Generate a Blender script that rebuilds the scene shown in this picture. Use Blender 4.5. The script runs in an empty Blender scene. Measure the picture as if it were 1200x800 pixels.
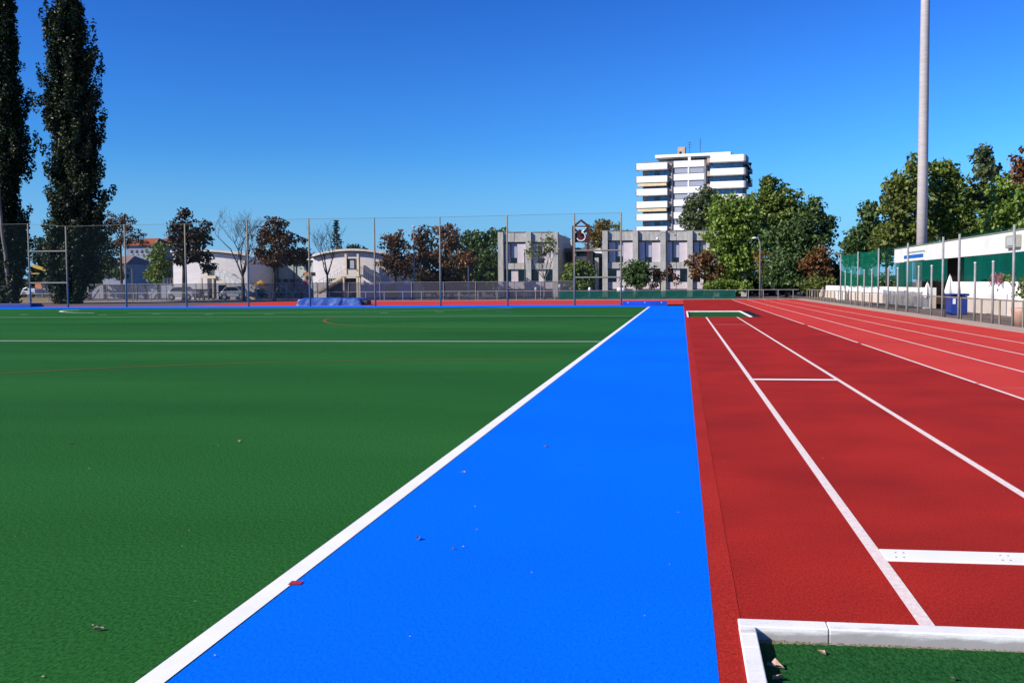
import bpy, math, random
from mathutils import Vector, Matrix
from math import radians as R, sin, cos, pi

random.seed(7)
scene = bpy.context.scene
C = scene.collection

# ------------------------------------------------------------------ camera
EYE = Vector((0, 0, 1.45))
F, CX, CY = 1180.0, 640.0, 400.0
YAW, PITCH, ROLL = R(7.66), R(3.30), R(-0.37)
ROT = Matrix.Rotation(YAW, 3, 'Z') @ Matrix.Rotation(pi/2 - PITCH, 3, 'X') @ Matrix.Rotation(ROLL, 3, 'Z')
cam = bpy.data.cameras.new('camera'); co = bpy.data.objects.new('camera', cam); C.objects.link(co)
cam.sensor_width = 36; cam.sensor_fit = 'HORIZONTAL'; cam.lens = 36*F/1200
cam.shift_x = -(CX-600)/1200; cam.clip_start = .1; cam.clip_end = 5000
co.matrix_world = Matrix.Translation(EYE) @ ROT.to_4x4()
scene.camera = co

def ray(px, py): return ROT @ Vector(((px-CX)/F, -(py-CY)/F, -1))
def P(px, py, Y):                       # point of the photograph at depth Y
    d = ray(px, py); return EYE + d*(Y/d.y)
def G(px, py, z=0):                     # point of the photograph on the ground
    d = ray(px, py); return EYE + d*((z-EYE.z)/d.z)
def S(Y): return Y/1180                 # metres per photo pixel at depth Y

# ------------------------------------------------------------------ light, sky
ELEV, AZ = R(32.5), R(33)
to_sun = Vector((-cos(AZ)*cos(ELEV), -sin(AZ)*cos(ELEV), sin(ELEV)))
sl = bpy.data.lights.new('sun', 'SUN'); sl.energy = 5.0; sl.angle = R(.53); sl.color = (1, .93, .80)
so = bpy.data.objects.new('sun', sl); C.objects.link(so); so.rotation_euler = to_sun.to_track_quat('Z', 'Y').to_euler(); so.location = (-40, -20, 60)
w = bpy.data.worlds.new('World'); scene.world = w; w.use_nodes = True
SKYUP = .03
nt = w.node_tree; bg = nt.nodes['Background']
sky = nt.nodes.new('ShaderNodeTexSky'); sky.sky_type = 'NISHITA'; sky.sun_disc = False
sky.sun_elevation = ELEV; sky.sun_rotation = math.atan2(to_sun.x, to_sun.y)
sky.altitude = 400; sky.air_density = 1.5; sky.dust_density = 0; sky.ozone_density = 2.5
gm = nt.nodes.new('ShaderNodeGamma'); gm.inputs['Gamma'].default_value = 2.1
hs = nt.nodes.new('ShaderNodeVectorMath'); hs.operation = 'MULTIPLY'; hs.inputs[1].default_value = (.0410, .0955, .193)   # white balance
def nmath(op, a, b=None):
    n = nt.nodes.new('ShaderNodeMath'); n.operation = op
    for i, v in enumerate((a, b)):
        if v is None: continue
        if isinstance(v, (int, float)): n.inputs[i].default_value = v
        else: nt.links.new(v, n.inputs[i])
    return n.outputs[0]
tcw = nt.nodes.new('ShaderNodeTexCoord'); sp = nt.nodes.new('ShaderNodeSeparateXYZ'); cbx = nt.nodes.new('ShaderNodeCombineXYZ')
nt.links.new(tcw.outputs['Generated'], sp.inputs[0])
zz = nmath('SQRT', nmath('ADD', nmath('MULTIPLY', sp.outputs[2], sp.outputs[2]), .07*.07))   # the lowest degrees of the sky are even haze
zz = nmath('ADD', zz, .012)
nt.links.new(sp.outputs[0], cbx.inputs[0]); nt.links.new(sp.outputs[1], cbx.inputs[1]); nt.links.new(zz, cbx.inputs[2])
vn = nt.nodes.new('ShaderNodeVectorMath'); vn.operation = 'NORMALIZE'
nt.links.new(cbx.outputs[0], vn.inputs[0]); nt.links.new(vn.outputs[0], sky.inputs['Vector'])
nt.links.new(sky.outputs[0], gm.inputs['Color']); nt.links.new(gm.outputs[0], hs.inputs[0])
mr = nt.nodes.new('ShaderNodeMapRange'); mr.interpolation_type = 'SMOOTHSTEP'; nt.links.new(sp.outputs[2], mr.inputs[0])
mr.inputs[1].default_value = .0; mr.inputs[2].default_value = .14; mr.inputs[3].default_value = .75; mr.inputs[4].default_value = 0
hz = nt.nodes.new('ShaderNodeMixRGB'); nt.links.new(mr.outputs[0], hz.inputs[0]); nt.links.new(hs.outputs[0], hz.inputs[1]); hz.inputs[2].default_value = (1.95, 3.95, 6.6, 1)
nt.links.new(hz.outputs[0], bg.inputs[0])
bg.inputs[1].default_value = .1
scene.view_settings.view_transform = 'Standard'; scene.view_settings.look = 'None'
scene.view_settings.exposure = 0.4; scene.view_settings.gamma = 1

# ------------------------------------------------------------------ materials
GRAIN = (75, 90)
def rgb(c): return (c[0], c[1], c[2], 1)
def mat(name, col, col2=None, scale=2.0, rough=.7, spec=.3, bump=0, bscale=60, metal=0, detail=4, sharp=None, sheen=0, fine=None, fscale=200, coords='Object', stretch=None):
    m = bpy.data.materials.new(name); m.use_nodes = True
    n = m.node_tree.nodes; l = m.node_tree.links; b = n['Principled BSDF']
    b.inputs['Roughness'].default_value = rough; b.inputs['Specular IOR Level'].default_value = spec; b.inputs['Metallic'].default_value = metal
    if sheen: b.inputs['Sheen Weight'].default_value = sheen; b.inputs['Sheen Roughness'].default_value = .5
    tc = n.new('ShaderNodeTexCoord'); src = tc.outputs[coords]
    if stretch:
        mp = n.new('ShaderNodeMapping'); mp.inputs['Scale'].default_value = stretch; l.new(src, mp.inputs[0]); src = mp.outputs[0]
    if col2 is None: col2 = tuple(c*.78 for c in col)
    ns = n.new('ShaderNodeTexNoise'); ns.inputs['Scale'].default_value = scale; ns.inputs['Detail'].default_value = detail
    l.new(src, ns.inputs['Vector'])
    rp = n.new('ShaderNodeValToRGB'); lo, hi = sharp or (.3, .7)
    rp.color_ramp.elements[0].position = lo; rp.color_ramp.elements[1].position = hi
    rp.color_ramp.elements[0].color = rgb(col); rp.color_ramp.elements[1].color = rgb(col2)
    l.new(ns.outputs[0], rp.inputs[0]); out = rp.outputs[0]
    if fine:                            # granular speckle: multiplies by 1-fine..1+fine
        n2 = n.new('ShaderNodeTexNoise'); n2.inputs['Scale'].default_value = fscale; n2.inputs['Detail'].default_value = 5; n2.inputs['Roughness'].default_value = .8
        mp2 = n.new('ShaderNodeMapping'); mp2.inputs['Scale'].default_value = (1, .45, 1) if fscale in GRAIN else (1, 1, 1); l.new(tc.outputs[coords], mp2.inputs[0]); l.new(mp2.outputs[0], n2.inputs['Vector'])
        mr = n.new('ShaderNodeMapRange'); mr.inputs[1].default_value = .36; mr.inputs[2].default_value = .64
        mr.inputs[3].default_value = 1-fine; mr.inputs[4].default_value = 1+fine
        l.new(n2.outputs[0], mr.inputs[0])
        vm = n.new('ShaderNodeVectorMath'); vm.operation = 'MULTIPLY'
        l.new(out, vm.inputs[0]); l.new(mr.outputs[0], vm.inputs[1]); out = vm.outputs[0]
    l.new(out, b.inputs['Base Color'])
    if bump:
        nb = n.new('ShaderNodeTexNoise'); nb.inputs['Scale'].default_value = bscale; nb.inputs['Detail'].default_value = 3
        l.new(tc.outputs[coords], nb.inputs['Vector'])
        bp = n.new('ShaderNodeBump'); bp.inputs['Strength'].default_value = bump; bp.inputs['Distance'].default_value = .01
        l.new(nb.outputs[0], bp.inputs['Height']); l.new(bp.outputs[0], b.inputs['Normal'])
    return m

def leafmat(name, c1, c2, trans=.3):
    m = bpy.data.materials.new(name); m.use_nodes = True
    n = m.node_tree.nodes; l = m.node_tree.links; n.remove(n['Principled BSDF']); o = n['Material Output']
    g = n.new('ShaderNodeNewGeometry'); tc = n.new('ShaderNodeTexCoord')
    ns = n.new('ShaderNodeTexNoise'); ns.inputs['Scale'].default_value = .55; ns.inputs['Detail'].default_value = 3; l.new(tc.outputs['Object'], ns.inputs['Vector'])
    ad = n.new('ShaderNodeMath'); ad.operation = 'MULTIPLY_ADD'; ad.inputs[1].default_value = .55; l.new(g.outputs['Random Per Island'], ad.inputs[0])
    m1 = n.new('ShaderNodeMath'); m1.operation = 'MULTIPLY_ADD'; m1.inputs[1].default_value = 1.5; m1.inputs[2].default_value = -.52; l.new(ns.outputs[0], m1.inputs[0])
    l.new(m1.outputs[0], ad.inputs[2])
    mx = n.new('ShaderNodeValToRGB'); mx.color_ramp.elements[0].color = rgb(c1); mx.color_ramp.elements[1].color = rgb(c2)
    mx.color_ramp.elements[0].position = .1; mx.color_ramp.elements[1].position = .9
    l.new(ad.outputs[0], mx.inputs[0])
    d = n.new('ShaderNodeBsdfDiffuse'); t = n.new('ShaderNodeBsdfTranslucent'); s = n.new('ShaderNodeMixShader'); s.inputs[0].default_value = trans
    gl = n.new('ShaderNodeBsdfGlossy'); gl.inputs['Roughness'].default_value = .45; gl.inputs['Color'].default_value = (.6, .6, .6, 1)
    s2 = n.new('ShaderNodeMixShader'); s2.inputs[0].default_value = .04
    l.new(mx.outputs[0], d.inputs[0]); l.new(mx.outputs[0], t.inputs[0]); l.new(d.outputs[0], s.inputs[1]); l.new(t.outputs[0], s.inputs[2])
    l.new(s.outputs[0], s2.inputs[1]); l.new(gl.outputs[0], s2.inputs[2]); l.new(s2.outputs[0], o.inputs[0])
    return m

def netmat(name, col, cover, vary=0, scale=1.2, trans=0):
    m = bpy.data.materials.new(name); m.use_nodes = True
    n = m.node_tree.nodes; l = m.node_tree.links; n.remove(n['Principled BSDF']); o = n['Material Output']
    d = n.new('ShaderNodeBsdfDiffuse'); d.inputs[0].default_value = rgb(col); t = n.new('ShaderNodeBsdfTransparent')
    s = n.new('ShaderNodeMixShader'); s.inputs[0].default_value = cover
    top = d.outputs[0]
    if trans:
        tl = n.new('ShaderNodeBsdfTranslucent'); tl.inputs[0].default_value = rgb(col); ms = n.new('ShaderNodeMixShader'); ms.inputs[0].default_value = trans
        l.new(d.outputs[0], ms.inputs[1]); l.new(tl.outputs[0], ms.inputs[2]); top = ms.outputs[0]
    if vary:
        tc = n.new('ShaderNodeTexCoord'); ns = n.new('ShaderNodeTexNoise'); ns.inputs['Scale'].default_value = scale; ns.inputs['Detail'].default_value = 5
        l.new(tc.outputs['Object'], ns.inputs['Vector'])
        mr = n.new('ShaderNodeMapRange'); mr.inputs[1].default_value = .3; mr.inputs[2].default_value = .7; mr.inputs[3].default_value = cover-vary; mr.inputs[4].default_value = cover+vary
        l.new(ns.outputs[0], mr.inputs[0]); l.new(mr.outputs[0], s.inputs[0])
    l.new(t.outputs[0], s.inputs[1]); l.new(top, s.inputs[2]); l.new(s.outputs[0], o.inputs[0])
    return m

M = dict(
    ground=mat('asphalt_ground', (.10, .088, .078), (.16, .13, .10), .25, .9, .1, fine=.25, fscale=20),
    dirt=mat('dry_earth', (.30, .19, .10), (.16, .15, .055), .9, .95, .1, fine=.3, fscale=12),
    concrete_path=mat('pale_paving', (.40, .36, .33), (.30, .27, .25), .8, .9, .1),
    terrace=mat('terrace_asphalt', (.12, .09, .075), (.19, .145, .12), .8, .9, .1, fine=.2, fscale=40),
    edging=mat('beige_edging', (.46, .36, .29), (.36, .27, .22), 1.5, .9, .1, fine=.2, fscale=50),
    track=mat('red_rubber_track', (.60, .055, .040), (.52, .042, .032), .35, .75, .04, bump=.25, bscale=220, fine=.3, fscale=90),
    edgered=mat('red_edge_rubber', (.42, .027, .017), (.33, .021, .014), .8, .75, .04, fine=.36, fscale=90),
    apron=mat('red_rubber_apron', (.40, .023, .014), (.25, .016, .011), .75, .75, .04, bump=.35, bscale=200, fine=.36, fscale=90, sharp=(.35, .75)),
    green=mat('green_turf', (.0145, .086, .0155), (.0255, .140, .0255), .2, .85, .04, bump=.28, bscale=240, fine=.58, fscale=75, detail=6, stretch=(.35, 1, 1), sharp=(.3, .72)),
    pitgreen=mat('pit_turf', (.014, .084, .018), (.02, .10, .022), 1.2, .85, .04, bump=.6, bscale=200, fine=.58, fscale=75),
    blue=mat('blue_turf', (.0, .132, .80), (.0, .165, .88), .22, .85, .04, bump=.4, bscale=260, fine=.3, fscale=90),
    line=mat('white_turf_line', (.88, .87, .82), (.80, .79, .74), 3, .8, .2, fine=.08, fscale=120),
    worn=mat('worn_white_paint', (.84, .76, .68), (.74, .56, .50), 30, .8, .2, fine=.18, fscale=150),
    faint=mat('faint_paint', (.62, .27, .26), (.55, .12, .12), 8, .8, .2),
    farline=mat('pale_green_line', (.48, .66, .50), (.36, .55, .40), 3, .8, .2),
    orange=mat('orange_line', (.26, .085, .022), (.16, .09, .025), 2, .8, .1),
    bluemark=mat('blue_line', (.02, .22, .55), None, 2, .8, .1),
    redmark=mat('red_mark', (.42, .03, .03), (.30, .03, .08), 30, .8, .1),
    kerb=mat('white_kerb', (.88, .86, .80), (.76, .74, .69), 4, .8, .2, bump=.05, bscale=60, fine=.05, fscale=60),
    kerbside=mat('stained_kerb_side', (.62, .60, .62), (.30, .29, .28), 7, .85, .2, stretch=(1, 1, 5)),
    soil=mat('dusty_soil', (.20, .17, .11), (.10, .12, .06), 30, .95, .1, fine=.4, fscale=80),
    black=mat('black_rubber', (.012, .012, .013), None, 6, .8, .2),
    steel=mat('grey_steel', (.25, .225, .17), (.20, .18, .14), 6, .8, .1),
    galv=mat('galvanised_steel', (.29, .29, .28), (.22, .22, .215), 5, .55, .4),
    lightsteel=mat('pale_steel', (.62, .61, .58), (.50, .49, .47), 5, .5, .4, metal=.1),
    darksteel=mat('dark_steel', (.05, .052, .055), None, 6, .5, .4),
    mast=mat('mast_concrete', (.44, .40, .37), (.36, .33, .31), 1.5, .7, .3, stretch=(1, 1, 6)),
    net=netmat('pale_net', (.05, .09, .10), .055),
    mesh=netmat('grey_wire_mesh', (.08, .08, .105), .55),
    greennet=netmat('green_windbreak_net', (.006, .15, .085), .74, .18, 1.6, .35),
    greenhang=netmat('dark_green_hanging_net', (.004, .10, .075), .80, .12, .8, .25),
    thinnet=netmat('thin_green_net', (.008, .16, .10), .17, .05, 1.2, .4),
    greenscreen=netmat('green_screen', (.010, .085, .065), .86, .06, 1.0),
    white=mat('white_render', (.80, .78, .76), (.72, .70, .68), 1.2, .85, .2),
    whitew=mat('white_wall_paint', (.82, .80, .75), (.72, .69, .62), 1.0, .85, .2),
    gymwall=mat('white_block_wall', (.66, .62, .61), (.58, .54, .53), .8, .85, .2, stretch=(1, 1, 8)),
    recess=mat('grey_green_wall', (.33, .37, .36), (.26, .30, .29), .8, .7, .2),
    cream=mat('cream_paint', (.70, .60, .44), (.60, .50, .36), 2, .8, .2),
    roofcream=mat('cream_roof_edge', (.70, .64, .54), None, 2, .8, .2),
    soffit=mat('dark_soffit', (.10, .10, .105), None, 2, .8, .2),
    conc=mat('board_marked_concrete', (.50, .48, .43), (.34, .33, .30), 1.2, .9, .15, stretch=(2.5, 2.5, .6), fine=.12, fscale=3),
    concdark=mat('weathered_concrete_cap', (.12, .12, .11), (.2, .2, .18), 2, .9, .15),
    panel=mat('pale_panel', (.62, .55, .56), (.55, .48, .50), 1.5, .85, .2),
    glass=mat('dark_glass', (.010, .014, .018), None, 2, .12, .6),
    blind=mat('grey_blind', (.36, .37, .43), (.30, .31, .37), 4, .5, .3, stretch=(.2, .2, 8)),
    blueglass=mat('blue_glass', (.04, .13, .28), (.02, .05, .1), 1.5, .15, .7),
    maroon=mat('maroon_steel', (.085, .014, .016), (.05, .010, .012), 3, .6, .3),
    towerwall=mat('tower_white', (.82, .81, .80), (.75, .74, .74), .5, .8, .2),
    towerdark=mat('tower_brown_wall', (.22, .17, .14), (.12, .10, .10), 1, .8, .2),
    towertan=mat('tower_tan_wall', (.50, .38, .27), None, 1, .8, .2),
    towergrey=mat('tower_grey', (.30, .30, .32), None, 1, .8, .2),
    awning=mat('cream_awning', (.78, .62, .36), None, 2, .8, .2),
    rooftile=mat('red_roof_tile', (.36, .10, .045), (.24, .08, .05), 2, .85, .1, stretch=(1, 1, 6)),
    rooftile2=mat('brown_roof_tile', (.30, .20, .17), (.20, .14, .12), 2, .85, .1),
    housewall=mat('grey_blue_render', (.28, .30, .36), (.23, .25, .3), 1, .85, .1),
    bluepvc=mat('blue_pvc', (.016, .060, .30), (.07, .16, .42), 1.6, .35, .5, bump=.9, bscale=3, sharp=(.45, .62)),
    navy=mat('navy_pvc', (.004, .010, .12), (.006, .016, .18), 2, .5, .4),
    blueboard=mat('blue_board', (.004, .075, .52), None, 2, .6, .3),
    bin=mat('blue_bin', (.012, .040, .24), (.008, .030, .18), 3, .4, .4),
    container=mat('blue_container', (.06, .14, .46), (.05, .11, .38), 2, .6, .3),
    hoard=mat('white_hoarding', (.46, .46, .51), (.40, .40, .45), 2, .7, .2, stretch=(9, 9, .2)),
    hoardpost=mat('hoarding_post', (.10, .10, .13), None, 2, .7, .2),
    red=mat('red_paint', (.50, .03, .02), None, 2, .4, .4),
    yellow=mat('yellow_paint', (.55, .34, .03), (.42, .26, .03), 3, .5, .4),
    ochre=mat('ochre_canvas', (.48, .26, .02), (.38, .2, .02), 3, .8, .2),
    orangep=mat('orange_paint', (.55, .18, .06), None, 3, .6, .3),
    tan=mat('tan_tarp', (.42, .33, .22), (.34, .26, .17), 3, .8, .2),
    tyre=mat('tyre_rubber', (.012, .012, .012), None, 3, .8, .2),
    carwhite=mat('car_white', (.45, .46, .48), None, 3, .3, .5),
    cargrey=mat('car_silver', (.32, .33, .35), None, 3, .3, .5),
    slate=mat('slate_blue', (.055, .062, .085), (.04, .045, .065), 3, .7, .2),
    brownboard=mat('brown_board', (.42, .22, .11), None, 3, .8, .2),
    hivis=mat('hi_vis_yellow', (.75, .70, .12), None, 3, .8, .2),
    trouser=mat('dark_trousers', (.03, .035, .05), None, 3, .8, .2),
    skin=mat('skin', (.45, .27, .19), None, 3, .6, .3),
    bark=mat('bark', (.07, .052, .040), (.035, .028, .022), 6, .9, .1, stretch=(1, 1, .25)),
    palebark=mat('pale_poplar_bark', (.30, .25, .20), (.12, .10, .08), 4, .9, .1, stretch=(1, 1, .2)),
    twig=mat('grey_twig', (.11, .095, .085), (.07, .06, .055), 6, .9, .1),
    brightbark=mat('grey_bark', (.22, .19, .16), (.13, .11, .10), 6, .9, .1),
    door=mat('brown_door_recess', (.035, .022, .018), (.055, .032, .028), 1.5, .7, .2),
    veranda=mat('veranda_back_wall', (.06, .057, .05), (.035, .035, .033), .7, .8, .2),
    plinth=mat('cream_plinth', (.62, .52, .42), (.54, .45, .36), 1.5, .85, .2),
    terracotta=mat('terracotta', (.42, .22, .15), (.5, .33, .26), 4, .8, .2),
    signblue=mat('sign_blue', (.01, .13, .52), None, 4, .5, .3),
    signgrey=mat('sign_grey', (.35, .38, .40), None, 4, .5, .3),
    lamp=mat('lamp_casing', (.40, .38, .30), (.32, .31, .25), 6, .5, .3),
    globe=mat('white_globe', (.85, .85, .83), None, 4, .3, .5),
    dryleaf=mat('dry_leaf', (.36, .20, .12), (.55, .38, .28), 40, .8, .2),
    pinkleaf=mat('pale_dry_leaf', (.60, .42, .33), (.40, .24, .17), 40, .8, .2),
    pink=leafmat('pink_blossom', (.45, .12, .22), (.55, .22, .28), .3),
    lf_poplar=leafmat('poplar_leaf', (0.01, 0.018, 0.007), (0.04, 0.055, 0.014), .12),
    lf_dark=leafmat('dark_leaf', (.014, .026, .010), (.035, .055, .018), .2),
    lf_maple=leafmat('dark_maple_leaf', (.014, .020, .009), (.06, .030, .020), .2),
    lf_red=leafmat('copper_leaf', (0.042, 0.028, 0.014), (0.16, 0.075, 0.032), .25),
    lf_brown=leafmat('brown_leaf', (0.085, 0.065, 0.02), (0.26, 0.105, 0.038), .25),
    lf_green=leafmat('fresh_leaf', (0.09, 0.17, 0.02), (0.25, 0.34, 0.05), .3),
    lf_mid=leafmat('mid_leaf', (0.065, 0.12, 0.02), (0.2, 0.25, 0.042), .3),
    lf_deep=leafmat('deep_leaf', (0.03, 0.072, 0.022), (0.115, 0.175, 0.045), .25),
    lf_olive=leafmat('olive_leaf', (0.065, 0.105, 0.02), (0.2, 0.235, 0.045), .3),
    lf_autumn=leafmat('autumn_leaf', (0.11, 0.11, 0.018), (0.26, 0.16, 0.03), .3),
    lf_grey=leafmat('grey_green_leaf', (0.045, 0.075, 0.026), (0.13, 0.16, 0.06), .25),
    lf_conifer=leafmat('conifer_needle', (.014, .040, .028), (.030, .070, .045), .1),
)

def stain_shade(m, z0, z1, col, amt):
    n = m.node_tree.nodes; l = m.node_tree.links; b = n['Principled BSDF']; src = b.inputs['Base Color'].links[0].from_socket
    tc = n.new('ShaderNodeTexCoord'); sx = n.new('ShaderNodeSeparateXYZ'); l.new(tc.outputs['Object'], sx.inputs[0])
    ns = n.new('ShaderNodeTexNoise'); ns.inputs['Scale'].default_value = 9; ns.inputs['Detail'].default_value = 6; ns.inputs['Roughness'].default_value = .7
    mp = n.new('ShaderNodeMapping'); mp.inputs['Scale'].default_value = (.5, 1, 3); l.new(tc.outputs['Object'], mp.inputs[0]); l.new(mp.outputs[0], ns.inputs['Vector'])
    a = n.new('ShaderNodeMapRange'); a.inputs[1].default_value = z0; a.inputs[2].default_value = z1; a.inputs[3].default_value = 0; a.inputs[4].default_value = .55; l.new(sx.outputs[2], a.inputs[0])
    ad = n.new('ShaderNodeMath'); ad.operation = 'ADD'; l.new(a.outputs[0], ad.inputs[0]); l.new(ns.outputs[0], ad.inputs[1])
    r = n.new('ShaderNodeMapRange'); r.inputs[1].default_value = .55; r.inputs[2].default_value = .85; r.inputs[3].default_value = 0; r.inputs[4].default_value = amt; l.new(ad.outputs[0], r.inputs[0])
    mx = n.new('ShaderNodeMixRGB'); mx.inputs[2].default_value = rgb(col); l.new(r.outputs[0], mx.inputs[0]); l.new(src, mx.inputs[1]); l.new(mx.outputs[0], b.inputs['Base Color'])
stain_shade(M['kerb'], .006, -.03, (.22, .20, .19), .75)  # kerb sides: stains plus painted shade, greyer towards the bottom

# ------------------------------------------------------------------ builders
ORG = {}
def tag(o, label=None, cat=None, group=None, kind=None):
    if label: o['label'] = label
    if cat: o['category'] = cat
    if group: o['group'] = group
    if kind: o['kind'] = kind
    return o
def thing(name, loc, label, cat, group=None):
    o = bpy.data.objects.new(name, None); C.objects.link(o); o.location = loc; o.empty_display_size = .3
    ORG[o.name] = Vector(loc); return tag(o, label, cat, group)

class MB:
    def __init__(s): s.v = []; s.f = []
    def add(s, vs, fs):
        b = len(s.v); s.v += [Vector(v) for v in vs]; s.f += [tuple(b+i for i in f) for f in fs]; return s
    def quad(s, *p): return s.add(p, [tuple(range(len(p)))])
    def box(s, a, b):
        x0, y0, z0 = a; x1, y1, z1 = b
        if x0 > x1: x0, x1 = x1, x0
        if y0 > y1: y0, y1 = y1, y0
        if z0 > z1: z0, z1 = z1, z0
        return s.add([(x0,y0,z0),(x1,y0,z0),(x1,y1,z0),(x0,y1,z0),(x0,y0,z1),(x1,y0,z1),(x1,y1,z1),(x0,y1,z1)],
                     [(0,3,2,1),(4,5,6,7),(0,1,5,4),(1,2,6,5),(2,3,7,6),(3,0,4,7)])
    def sheet(s, x0, y0, x1, y1, z): return s.add([(x0,y0,z),(x1,y0,z),(x1,y1,z),(x0,y1,z)], [(0,1,2,3)])
    def prism(s, pts, ext):              # convex or concave outline extruded by a vector
        n = len(pts); e = Vector(ext); pts = [Vector(p) for p in pts]
        return s.add(pts + [p+e for p in pts], [tuple(range(n))[::-1], tuple(range(n, 2*n))] + [(i, (i+1) % n, n+(i+1) % n, n+i) for i in range(n)])
    def tube(s, pts, rad, n=8, cap=True):
        pts = [Vector(p) for p in pts]
        if not isinstance(rad, (list, tuple)): rad = [rad]*len(pts)
        b = len(s.v)
        for i, p in enumerate(pts):
            d = (pts[min(i+1, len(pts)-1)] - pts[max(i-1, 0)])
            if d.length < 1e-9: d = Vector((0, 0, 1))
            d.normalize()
            u = d.cross(Vector((0, 0, 1)) if abs(d.z) < .95 else Vector((1, 0, 0))).normalized(); v = d.cross(u)
            for k in range(n):
                a = 2*pi*k/n; s.v.append(p + (u*cos(a) + v*sin(a))*rad[i])
        for i in range(len(pts)-1):
            for k in range(n):
                s.f.append((b+i*n+k, b+i*n+(k+1) % n, b+(i+1)*n+(k+1) % n, b+(i+1)*n+k))
        if cap:
            s.f.append(tuple(b+k for k in range(n))[::-1]); s.f.append(tuple(b+(len(pts)-1)*n+k for k in range(n)))
        return s
    def ball(s, c, r, n=10, sq=(1, 1, 1)):
        c = Vector(c); b = len(s.v); m = n//2+1
        for i in range(m+1):
            t = pi*i/m
            for k in range(n):
                a = 2*pi*k/n; s.v.append(c + Vector((r*sin(t)*cos(a)*sq[0], r*sin(t)*sin(a)*sq[1], r*cos(t)*sq[2])))
        for i in range(m):
            for k in range(n): s.f.append((b+i*n+k, b+(i+1)*n+k, b+(i+1)*n+(k+1) % n, b+i*n+(k+1) % n))
        return s
    def build(s, name, m, parent=None, loc=None, smooth=False, bevel=0, local=False):
        org = Vector((0, 0, 0))
        if parent is not None: org = ORG[parent.name]
        elif loc is not None: org = Vector(loc)
        me = bpy.data.meshes.new(name)
        me.from_pydata([tuple(v if local else v-org) for v in s.v], [], s.f); me.materials.append(m if not isinstance(m, str) else M[m])
        if smooth: me.shade_smooth()
        me.update()
        o = bpy.data.objects.new(name, me); C.objects.link(o); ORG[o.name] = org
        if parent is not None: o.parent = parent
        else: o.location = org
        if bevel:
            bv = o.modifiers.new('bevel', 'BEVEL'); bv.width = bevel; bv.segments = 2; bv.limit_method = 'ANGLE'
        return o
def struct(name, mb, m, **k):
    return tag(mb.build(name, m, **k), kind='structure')
def pbox(mb, x0, y0, x1, y1, Y, dep):   # a box read off the photograph, its front at depth Y
    xm, ym = (x0+x1)/2, (y0+y1)/2
    return mb.box((P(x0, ym, Y).x, Y, P(xm, y1, Y).z), (P(x1, ym, Y).x, Y+dep, P(xm, y0, Y).z))

# ------------------------------------------------------------------ the ground
struct('ground', MB().sheet(-900, -200, 900, 1800, -.10), 'ground')
YF = G(400, 360.6).y                    # far edge of the green pitch
YB = G(400, 358.2).y                    # far edge of the blue border
YB2 = G(790, 358.3).y
LX0, LX1 = G(158, 800).x, G(192, 800).x # the white side line
LXL, LXR = LX0, LX1
BX = G(843, 800).x                      # right edge of the blue strip
RX1 = 9.35; YT = 86.5
PX0, PX1 = G(864, 727).x, 2.92          # pits
NY = G(864, 727).y; FY0, FY1 = G(804, 371.6).y, G(835, 364.9).y
print('geom', YF, YB, YB2, LX0, LX1, BX, PX0, NY, FY0, FY1)
struct('green_turf', MB().sheet(-95, -30, LXL-.006, YF, 0), 'green')
b = MB().sheet(LXR+.006, -30, BX, YB2, 0); b.sheet(-95, YF+.09, LXR+.002, YB, 0)
struct('blue_turf', b, 'blue')
struct('white_side_line', MB().sheet(LXL, -30, LXR, YF, .002), 'line')
SX = G(1200, 468).x                               # seam between apron and track
ap = MB().sheet(BX+.001, -30, PX0, NY, 0)
ap.sheet(BX+.001, NY, SX, FY0, 0).sheet(PX1, -30, SX, NY, 0)
ap.sheet(BX+.001, FY0, PX0, FY1, 0).sheet(PX1, FY0, SX, FY1, 0).sheet(BX+.001, FY1, SX, YT, 0)
struct('red_runway_apron', ap, 'apron')
t = MB().sheet(SX, -30, RX1, YT, 0)
struct('red_running_track', t, 'track')
struct('red_jump_area', MB().sheet(-75, YB+.05, BX, YT, -.006), 'track')
struct('beige_edging', MB().box((RX1, -30, -.1), (10.32, YT, .012)).box((-80, YT, -.1), (10.32, YT+1.2, .012)), 'edging')
struct('terrace_pavement', MB().sheet(10.32, -30, 13.45, 120, -.03), 'terrace')
struct('dry_grass_verge', MB().sheet(-90, YT+1.2, P(92, 350, 95).x, 130, -.05), 'dirt')
struct('pale_path', MB().sheet(P(205, 350, 96).x, 96.5, P(330, 350, 96).x, 102, -.05).sheet(P(92,350,95).x, 92, P(200,350,95).x, 106, -.055), 'concrete_path')

struct('dark_ground_sheet', MB().sheet(-75, YB+2.0, P(280, 356, 78).x, YT, -.002), 'ground')  # dark sheet laid over the left part of the red area
struct('red_edge_strip', MB().sheet(BX+.004, -30, BX+.115, FY0, .002), 'edgered')
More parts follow.
